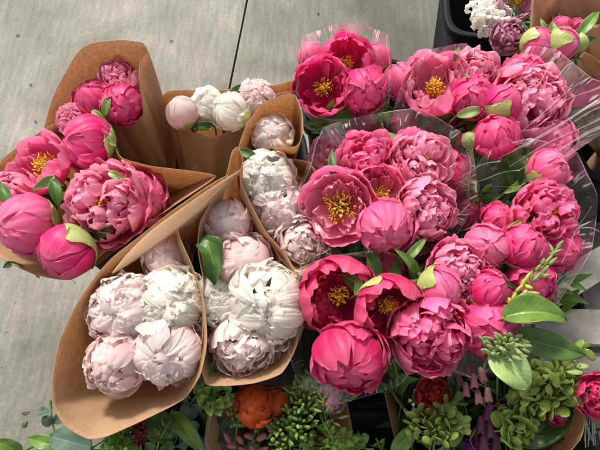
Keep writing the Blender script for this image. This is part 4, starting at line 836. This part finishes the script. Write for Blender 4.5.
for k,(lab,pts,n,L,m_) in enumerate([
 ('dark leafy filler stem under the front cone near the crimson plume',[(110,470,0.240),(125,440,0.255),(150,415,0.275)],9,.045,DEEP),
 ('dark green filler leaves between the white front cones at the bottom',[(205,470,0.240),(212,430,0.245),(222,400,0.265)],9,.045,DEEP),
 ('dark green filler leaves around the orange petals',[(255,480,0.220),(262,430,0.235),(270,395,0.255)],10,.045,DEEP),
 ('dark filler leaves behind the green snapdragon spike',[(310,480,0.220),(305,430,0.235),(318,390,0.255)],10,.045,DEEP),
 ('mid green filler leaves at the bottom edge under the pink snapdragon buds',[(230,490,0.225),(260,455,0.275),(300,445,0.285)],8,.038,MID),
 ('mid green filler leaves at the bottom edge left of the crimson plume',[(80,480,0.225),(100,452,0.265),(130,444,0.285)],7,.036,MID),
 ('deep green pointed filler leaves below the huge ruffled rose peony',[(410,420,0.225),(415,390,0.275),(425,372,.33)],9,.036,DEEP),
 ('deep green filler leaves left of the coral flower',[(395,440,0.240),(402,400,0.265),(408,375,0.285)],8,.036,DEEP),
 ('deep green filler leaves behind the foxglove bells',[(470,470,0.240),(470,430,0.265),(462,395,0.295)],10,.042,DEEP),
 ('mid green filler leaves under the flat seed pods',[(540,480,0.225),(545,430,0.285),(540,385,0.315)],12,.040,MID),
 ('deep green filler leaves behind the green bud cluster',[(505,420,0.225),(505,380,0.305),(515,345,.38)],9,.040,DEEP),
 ('mid green leaf mass between the orange flower and the plump snapdragon spike',[(285,490,.25),(290,440,.31),(280,405,.33)],14,.026,MID),
 ('light green leaf mass at the bottom edge under the thin seed twigs',[(330,490,.27),(335,450,.32),(322,420,.34)],14,.022,LIME),
 ('mid green leaf mass beside the crimson plume under the front cone',[(150,490,.25),(158,445,.31),(172,418,.33)],12,.028,MID),
 ('small mid green leaves left of the crimson plume at the bottom edge',[(95,490,.26),(108,452,.32),(118,436,.33)],10,.022,LIME),
 ('dark green leaf mass between coral flower and foxglove bells',[(450,470,.25),(455,425,.33),(450,385,.35)],12,.032,DEEP),
 ('yellow green leaf mass behind the flat seed pods',[(560,450,.27),(560,400,.36),(570,365,.38)],12,.026,MID),
 ('bright green bushy leaves at the bottom edge below the coral flower',[(430,480,0.265),(434,445,0.325),(438,415,0.345)],9,.030,LIME),
 ('small bright leaves along the bottom edge left of the black gap',[(345,480,0.245),(352,455,0.285),(362,436,0.295)],6,.024,LIME),
 ('small bright leaves along the bottom edge at the black gap',[(385,480,0.245),(384,458,0.285),(376,438,0.295)],5,.022,LIME)]):
    leafy(lab,pts,n,L,.42,m_,50+k,shape='lance',name='filler_greenery',spread=.6,jit=.6)

def clusterthing(name,label,cat,pts,items,mat,partname,seed,maker,stem_r=.0014,branch=True,single=False,branchmat=None,group=None):
    """stem pts (pixels), items = list of (u,v,z); maker(mb, point, rng, root_point)"""
    rng=random.Random(seed); P=spline([at(*p) for p in pts],26); base=P[0]
    root=new(name,label,cat,base,group); mbs=MB(); tube(mbs,P,stem_r,6)
    mb=MB()
    for it in items:
        q=at(*it); j=int(np.argmin(np.linalg.norm(P-q,axis=1))); j=max(0,j-rng.randint(1,4)); b=P[j]
        if branch: m_=(b+q)/2+rv(rng,.002)+np.array([0,0,.002]); tube(mbs,spline([b,m_,q],6),stem_r*.45,4)
        if single:
            m1=MB(); maker(m1,q,rng,b); m1.build(partname,mat,root,base)
        else: maker(mb,q,rng,b)
    mbs.build('stem',branchmat or STEM,root,base)
    if not single: mb.build(partname,mat,root,base)
    return root
def scat(u0,v0,ru,rv_,z,n,seed,dz=.02,rot=0):
    rng=random.Random(seed); out=[]; c,s_=math.cos(R(rot)),math.sin(R(rot))
    for i in range(n):
        r=math.sqrt((i+.5)/n); a=i*2.39996; x=r*math.cos(a)*ru+rng.uniform(-2,2); y=r*math.sin(a)*rv_+rng.uniform(-2,2)
        out.append((u0+x*c-y*s_,v0+x*s_+y*c,z+dz*(1-r)+rng.uniform(-.006,.006)))
    if v0>372: out=[(a,b,c-.018) for a,b,c in out]
    return out
def pod(rl,rw,flat=.2):
    def f(mb,q,rng,b):
        d=norm(norm(q-b)+rv(rng,.5)); nn=norm(toward(q)+rv(rng,.8)); x=norm(np.cross(nn,d)); y=np.cross(d,x); M=np.stack([x,y,d],1)
        a=np.linspace(0,math.tau,12,endpoint=False)[:,None]; t=np.linspace(0,1,8)[None]; k=rng.uniform(.75,1.2)
        rad=np.sin(np.pi*np.clip(t,.001,.999))**.75*(1-.12*t)
        L=np.stack([np.cos(a)*rad*rw*k,np.sin(a)*rad*rw*flat*k,-np.cos(np.pi*t)*rl*k+0*a],-1)
        mb.grid(q+L@M.T,np.stack(np.broadcast_arrays((np.cos(a)+1)/2,t),-1),closed=True)
    return f
def spear(rl,rw,point=.7):
    def f(mb,q,rng,b):
        d=norm(norm(q-b)+rv(rng,.35)+np.array([0,0,.2])); blob(mb,q,d,rl*rng.uniform(.75,1.2),rw*rng.uniform(.8,1.15),n=8,m=7,point=point)
    return f
def smalleaf(L,w_):
    def f(mb,q,rng,b):
        d=norm(norm(q-b)+rv(rng,.5)); leaf(mb,q,q+d*L*rng.uniform(.7,1.2),L*w_,up=toward(q)+rv(rng,.5),rng=rng,shape='oval',nu=5,nv=7)
    return f
# flat green seed pods, right
clusterthing('seed_pod_branch','branch of round flat green seed pods left of the lower right kraft paper','seed pods',[(530,480,0.245),(535,430,0.325),(548,390,0.365),(560,365,.41)],scat(548,388,30,28,.41,64,1)+scat(526,398,16,18,.41,22,5),PODM,'pods',101,pod(.0115,.0082))
clusterthing('seed_pod_branch','branch of flat green seed pods hanging at the bottom beside the purple bells','seed pods',[(505,480,0.245),(512,440,0.325),(520,420,0.345)],scat(516,424,20,24,.395,40,2),PODM,'pods',102,pod(.0110,.0078))
clusterthing('seed_pod_branch','small twig of seed pods reaching right over the crate boards','seed pods',[(545,400,0.325),(565,368,.41),(576,348,.42)],[(567,360,.42),(575,356,.42),(583,352,.42),(587,345,.42),(578,346,.425),(571,348,.42),(590,355,.42),(565,350,.42),(582,366,.415),(574,371,.41),(560,342,.42)],PODM,'pods',103,pod(.0095,.006))
clusterthing('seed_pod_branch','airy branch of green seed pods in front of the coral flower','seed pods',[(425,480,0.265),(432,440,0.335),(445,410,0.365),(462,398,0.370)],scat(436,424,30,20,.395,48,4)+[(446,399,0.365),(452,404,0.365),(458,396,0.365),(463,404,0.365),(444,408,0.365)],PODM,'pods',104,pod(.0088,.0058))
# foxglove
def at_dir(q,d):                     # world direction for a direction in the picture, leaning a little to the viewer
    return norm(X_*d[0]+U_*d[1]-F_*.15)
def bell(sc):
    def f(mb,q,rng,b):
        ax=at_dir(q,(rng.uniform(-.3,.35),-1)); pr=np.array([(.0010,-.014),(.0045,-.012),(.0060,-.006),(.0066,.002),(.0078,.010),(.0092,.0135),(.0086,.0142),(.0070,.010),(.0056,.000),(.0030,-.008)])*sc
        M=frame(ax); a=np.linspace(0,math.tau,20,endpoint=False)[:,None]; zz=pr[None,:,1]; w_=1+.10*np.cos(5*a)*np.clip(zz/.014/sc,0,1)
        L=np.stack([np.cos(a)*pr[None,:,0]*w_,np.sin(a)*pr[None,:,0]*w_,zz+0*a+.0015*np.cos(5*a)*np.clip(zz/.014/sc,0,1)],-1)
        mb.grid(q+L@M.T,np.stack(np.broadcast_arrays(a/6.283,np.linspace(0,1,len(pr))[None]),-1),closed=True)
    return f
clusterthing('foxglove','foxglove stem with pinkish purple bells hanging below the pale glossy leaf','foxglove',[(494,470,0.295),(492,430,0.355),(488,400,0.385),(484,370,.44),(490,350,.45)],
   [(474,380,.437),(482,374,.442),(466,389,.427),(478,396,.427),(488,394,.432),(459,379,0.385),(469,372,.43)],PUR,'bell',105,bell(.68),single=True)
clusterthing('foxglove','lower foxglove with large dark purple bells at the bottom edge','foxglove',[(500,490,0.265),(498,450,0.325),(492,420,0.365),(484,404,0.375)],
   [(489,412,0.377),(481,424,0.365),(491,428,0.365),(484,441,0.350),(496,441,0.345),(476,437,0.335)],petal_mat('foxglove_dark',(.13,.025,.10),(.22,.07,.12)),'bell',106,bell(.85),single=True)
clusterthing('foxglove','hairy green foxglove bud cluster on top of the folded lime leaf stem','foxglove',[(497,400,0.365),(498,370,.44),(505,350,.465),(512,335,.475)],
   scat(506,347,24,14,.478,48,7,dz=.018),leaf_mat('foxglove_bud',(.36,.42,.20),(.20,.27,.10),rough=.7,midrib=True),'bud',107,spear(.0092,.0046,.6),single=True)
# yellow green spike
clusterthing('flower_spike','yellow green budding flower spike rising in front of the right cluster','flower spike',[(503,330,.43),(514,308,.475),(528,290,.49),(540,270,.50),(551,256,.508),(559,246,.512)],
   [(560,244,.513),(556,252,.511),(552,249,.51),(549,259,.508),(553,261,.508),(543,262,.505),(546,269,.503),(538,268,.502),(537,277,.50),(531,276,.498),(545,276,.498)],BUDM,'bud',108,spear(.0078,.0038,.6),single=True)
clusterthing('flower_spike','short spike of yellow buds at the foot of the yellow green spike','flower spike',[(500,330,.43),(508,310,.475),(520,290,.49),(526,278,.495)],
   [(527,278,.497),(523,284,.495),(528,287,.493),(519,289,.493),(524,293,.49),(514,297,.488),(520,301,.486),(510,303,.483),(515,308,.48),(527,300,.486),(533,293,.49),(505,309,.478),(508,315,.474)],YELM,'bud',109,spear(.0078,.0042,.5),single=True)
# bottom middle
clusterthing('snapdragon_spike','plump light green snapdragon spike with many buds at the bottom middle','snapdragon',[(300,480,0.265),(300,440,0.325),(302,405,0.355),(306,378,0.375)],
   scat(301,408,17,34,.385,70,11),BUDM,'bud',110,spear(.0092,.0040,.65),single=True)
clusterthing('snapdragon_spike','green snapdragon buds with pale tips at the bottom edge left of the plump spike','snapdragon',[(282,480,0.265),(283,450,0.315),(280,425,0.335)],
   scat(281,434,13,18,.37,32,12),BUDM,'bud',111,spear(.0088,.0042,.55),single=True)
clusterthing('snapdragon_spike','dusty pink snapdragon buds at the bottom edge below the orange petals','snapdragon',[(245,480,0.255),(250,450,0.305),(258,425,0.325),(268,412,0.335)],
   [(240,440,0.320),(249,436,0.325),(232,446,0.315),(256,430,0.330),(262,437,0.325),(268,424,0.333),(271,413,0.337),(252,448,0.315),(264,449,0.315),(242,450,0.315),(275,430,0.327),(228,438,0.310),(259,418,0.335)],PKB,'bud',112,spear(.0100,.0055,.45),single=True)
clusterthing('budding_twig','small green budding twig left of the orange petals','flower buds',[(232,470,0.255),(236,435,0.305),(240,412,0.330)],
   scat(238,414,9,15,.365,18,13),BUDM,'bud',113,spear(.0072,.0042,.5))
clusterthing('seed_twig','thin arching twig of small pointed green seeds left of the black gap','seed twig',[(322,470,0.265),(326,430,0.325),(322,400,0.365),(314,380,0.375)],
   [(308,373,0.375),(304,378,0.375),(311,380,0.375),(316,381,0.375),(314,387,0.375),(321,388,0.370),(319,394,0.370),(326,396,0.365),(323,402,0.365),(317,404,0.365),(328,409,0.360)],BUDM,'seeds',114,spear(.0082,.0036,.7))
clusterthing('seed_twig','thin twig of small pointed green seeds pointing right over the black gap','seed twig',[(326,470,0.265),(325,432,0.315),(330,408,0.350),(345,396,0.360)],
   [(354,397,0.360),(349,393,0.360),(347,400,0.360),(341,396,0.360),(340,403,0.355),(335,399,0.355),(333,407,0.355),(328,412,0.350),(338,412,0.345),(344,417,0.340),(330,421,0.340),(336,424,0.335)],BUDM,'seeds',115,spear(.0080,.0034,.7))
clusterthing('floret_cluster','light green florets and rounded leaves spilling over the edge of the front paper','greenery',[(205,450,0.285),(210,420,0.335),(213,395,0.365)],
   scat(214,387,19,24,.405,42,16),leaf_mat('floret_leaf',(.18,.29,.06),(.10,.19,.035)),'leaves',116,smalleaf(.017,.75))
clusterthing('floret_cluster','pale green leafy florets along the bottom edge left of the black gap','greenery',[(325,480,0.265),(328,455,0.305),(330,440,0.315)],
   scat(335,444,32,12,.35,44,17),LIME,'leaves',117,smalleaf(.014,.7))
clusterthing('floret_cluster','green berry like buds below the tip of the front cone','greenery',[(118,480,0.245),(122,450,0.285),(126,435,0.305)],
   scat(124,434,15,13,.345,34,18),MID,'leaves',118,smalleaf(.013,.8))
clusterthing('celosia_plume','dark crimson feathery plume under the front kraft cone','celosia',[(142,480,0.245),(141,450,0.285),(140,428,0.315)],
   scat(140,431,8,14,.355,70,19,dz=.02),CRIM,'florets',119,spear(.0042,.0022,.6))
clusterthing('celosia_plume','small crimson feathery plume half hidden by green florets','celosia',[(318,480,0.245),(318,452,0.285),(317,436,0.295)],
   scat(317,440,8,10,.335,50,20,dz=.015),CRIM,'florets',120,spear(.0040,.0022,.6))
clusterthing('statice','fringed violet petals at the bottom edge beside the purple bells','statice',[(492,480,0.245),(490,455,0.275),(486,440,0.295)],
   scat(480,444,14,8,.335,40,21),pm('violet'),'florets',121,smalleaf(.012,.6))
clusterthing('statice','violet frilly petals tucked behind the large foxglove bells','statice',[(505,470,0.265),(506,440,0.305),(505,415,0.325)],
   scat(507,411,10,9,.365,34,22),pm('violet'),'florets',122,smalleaf(.012,.6))
clusterthing('white_filler','tiny white florets in the shade left of the coral flower','filler flowers',[(412,460,0.245),(412,425,0.285),(414,402,0.305)],
   [(428,387,0.310),(414,394,0.310),(410,402,0.305),(413,407,0.305),(420,410,0.305),(417,415,0.300),(407,411,0.300)],plain_mat('white_floret',(.75,.72,.74),.6),'florets',123,smalleaf(.008,.8))
def bloom(name,label,cat,u,v,z,d,col,f,neck,seed,**k): 
    return peony(u,v,z,d,k.pop('kind','double'),col,f,label,neck,seed,name=name,cat=cat,**k)
bloom('coral_flower','loose coral red flower in the shade below the huge ruffled peony','flower',434,396,.345,36,'scarlet',(-.1,.2),at(450,420,0.200),201,n_in=22)
bloom('scarlet_flower','pinkish red flower cut by the right edge beside the lower right paper','flower',598,396,.40,44,'deep',(-.1,.1),at(620,420,0.200),202,n_in=26)
bloom('dark_red_flower','burgundy petals under the pods beside the dark leaf','flower',556,414,.372,22,'deep',(.1,.2),at(550,430,0.200),203,n_in=14)
root=bloom('orange_flower','burnt orange tulip like flower with broad petals at the bottom middle','flower',254,406,.375,44,'orange',(-.15,.2),at(262,440,0.200),204,kind='ball',openn=30,leaves=1)
bloom('orange_flower','small orange petals beside the large orange flower','flower',277,402,.368,26,'orange',(.2,.2),at(272,440,0.200),205,kind='ball',openn=20,leaves=1)
bloom('burgundy_petals','dark wine red flower in shadow left of the black gap','flower',330,392,.34,40,'mauve',(.3,.2),at(325,430,0.180),206,kind='ball',openn=20,guardcol=None)
TRN=at(505,12,.2)
bloom('lisianthus','mauve lisianthus with open dark centre cut by the top edge','lisianthus',517,1,.475,38,'mauve',(.05,-.1),TRN,211,kind='bowl',n_in=3,leaves=2)
bloom('lisianthus','ruffled mauve lisianthus right of the white stock flowers','lisianthus',509,37,.468,34,'mauve',(-.1,-.1),TRN,212,n_in=30,leaves=2)
bloom('lisianthus','cream lisianthus peeking out behind the kraft paper at top right','lisianthus',545,15,.455,26,'cream',(.0,.1),TRN,213,kind='bowl',n_in=3,leaves=2)
rng=random.Random(5); base=TRN; root=new('stock_flower','stalk of crowded white stock florets at the top edge','stock flower',base)
simple_stem(root,[base,at(495,20,.36),at(488,16,.44)],.003)
for k,(u,v,z) in enumerate(scat(490,14,20,19,.465,30,31,dz=.025)):
    q=at(u,v,z); M=frame(norm(toward(q)+rv(rng,.5))); mb=MB()
    for i in range(9): petal(mb,.0125*(.6+.5*i/9),R(20),R(rng.uniform(95,130)),.5,i*2.4,rng,ruf=.08,M=M,O=q-M[:,2]*.01,cz=.008,nu=9,nv=7)
    mb.build('floret',pm('white' if k%3 else 'cream'),root,base)
leafy('grey green leaves between the white stock and mauve lisianthus',[(505,30,.33),(508,22,.42),(515,18,.46),(524,15,.465)],4,.030,.5,EUC,77,shape='oval')
leafy('green leaves behind the lisianthus at the top edge',[(535,30,.33),(532,20,.42),(530,8,.45),(528,-4,.46)],6,.030,.4,MID,78,shape='lance')
for k,(lab,pts,n) in enumerate([
 ('peony foliage between the top sleeve and the centre bunch',[(400,140,.25),(395,112,.40),(385,106,.43)],6),
 ('peony foliage under the egg shaped hot pink peony',[(500,190,.25),(490,170,.38),(478,158,.43)],7),
 ('peony foliage in the gap right of the centre bunch',[(480,250,.25),(478,215,.38),(482,190,.44)],8),
 ('peony foliage left of the peony standing apart at the upper right',[(530,230,.25),(520,195,.40),(526,168,.46)],7),
 ('peony foliage below the ball of the top sleeve at its left',[(335,150,.25),(330,128,.40),(322,116,.44)],6),
 ('peony foliage between crimson peonies and the centre bunch',[(370,300,.25),(368,270,.38),(362,258,.44)],6),
 ('peony foliage between the ruffled rose peony and the round crimson one',[(395,400,.25),(397,375,.38),(392,358,.43)],6),
 ('peony foliage below the far right shaded peony',[(560,320,.25),(556,290,.40),(566,276,.43)],6),
 ('peony foliage under the dim peonies of the upper bunch',[(445,190,.25),(448,160,.38),(438,140,.42)],7)]):
    leafy(lab,pts,n,.055,.36,PLEAF,90+k,shape='lance',name='peony_foliage',spread=.7,jit=.5)
# grey wiry stems at the lower right edge
root=new('wiry_stems','tangle of thin grey stems under the red flower at the right edge','stems',at(598,450,.2)); rng=random.Random(9)
for i in range(9):
    mb=MB(); a=at(586+rng.uniform(0,14),405+rng.uniform(0,14),.35); b=at(583+rng.uniform(0,18),438+rng.uniform(-8,12),.33); c=at(594+rng.uniform(-8,8),420+rng.uniform(-8,8),.37)
    tube(mb,spline([a,c,b],14),.0008,5); mb.build('stem',GREY,root,root.location)
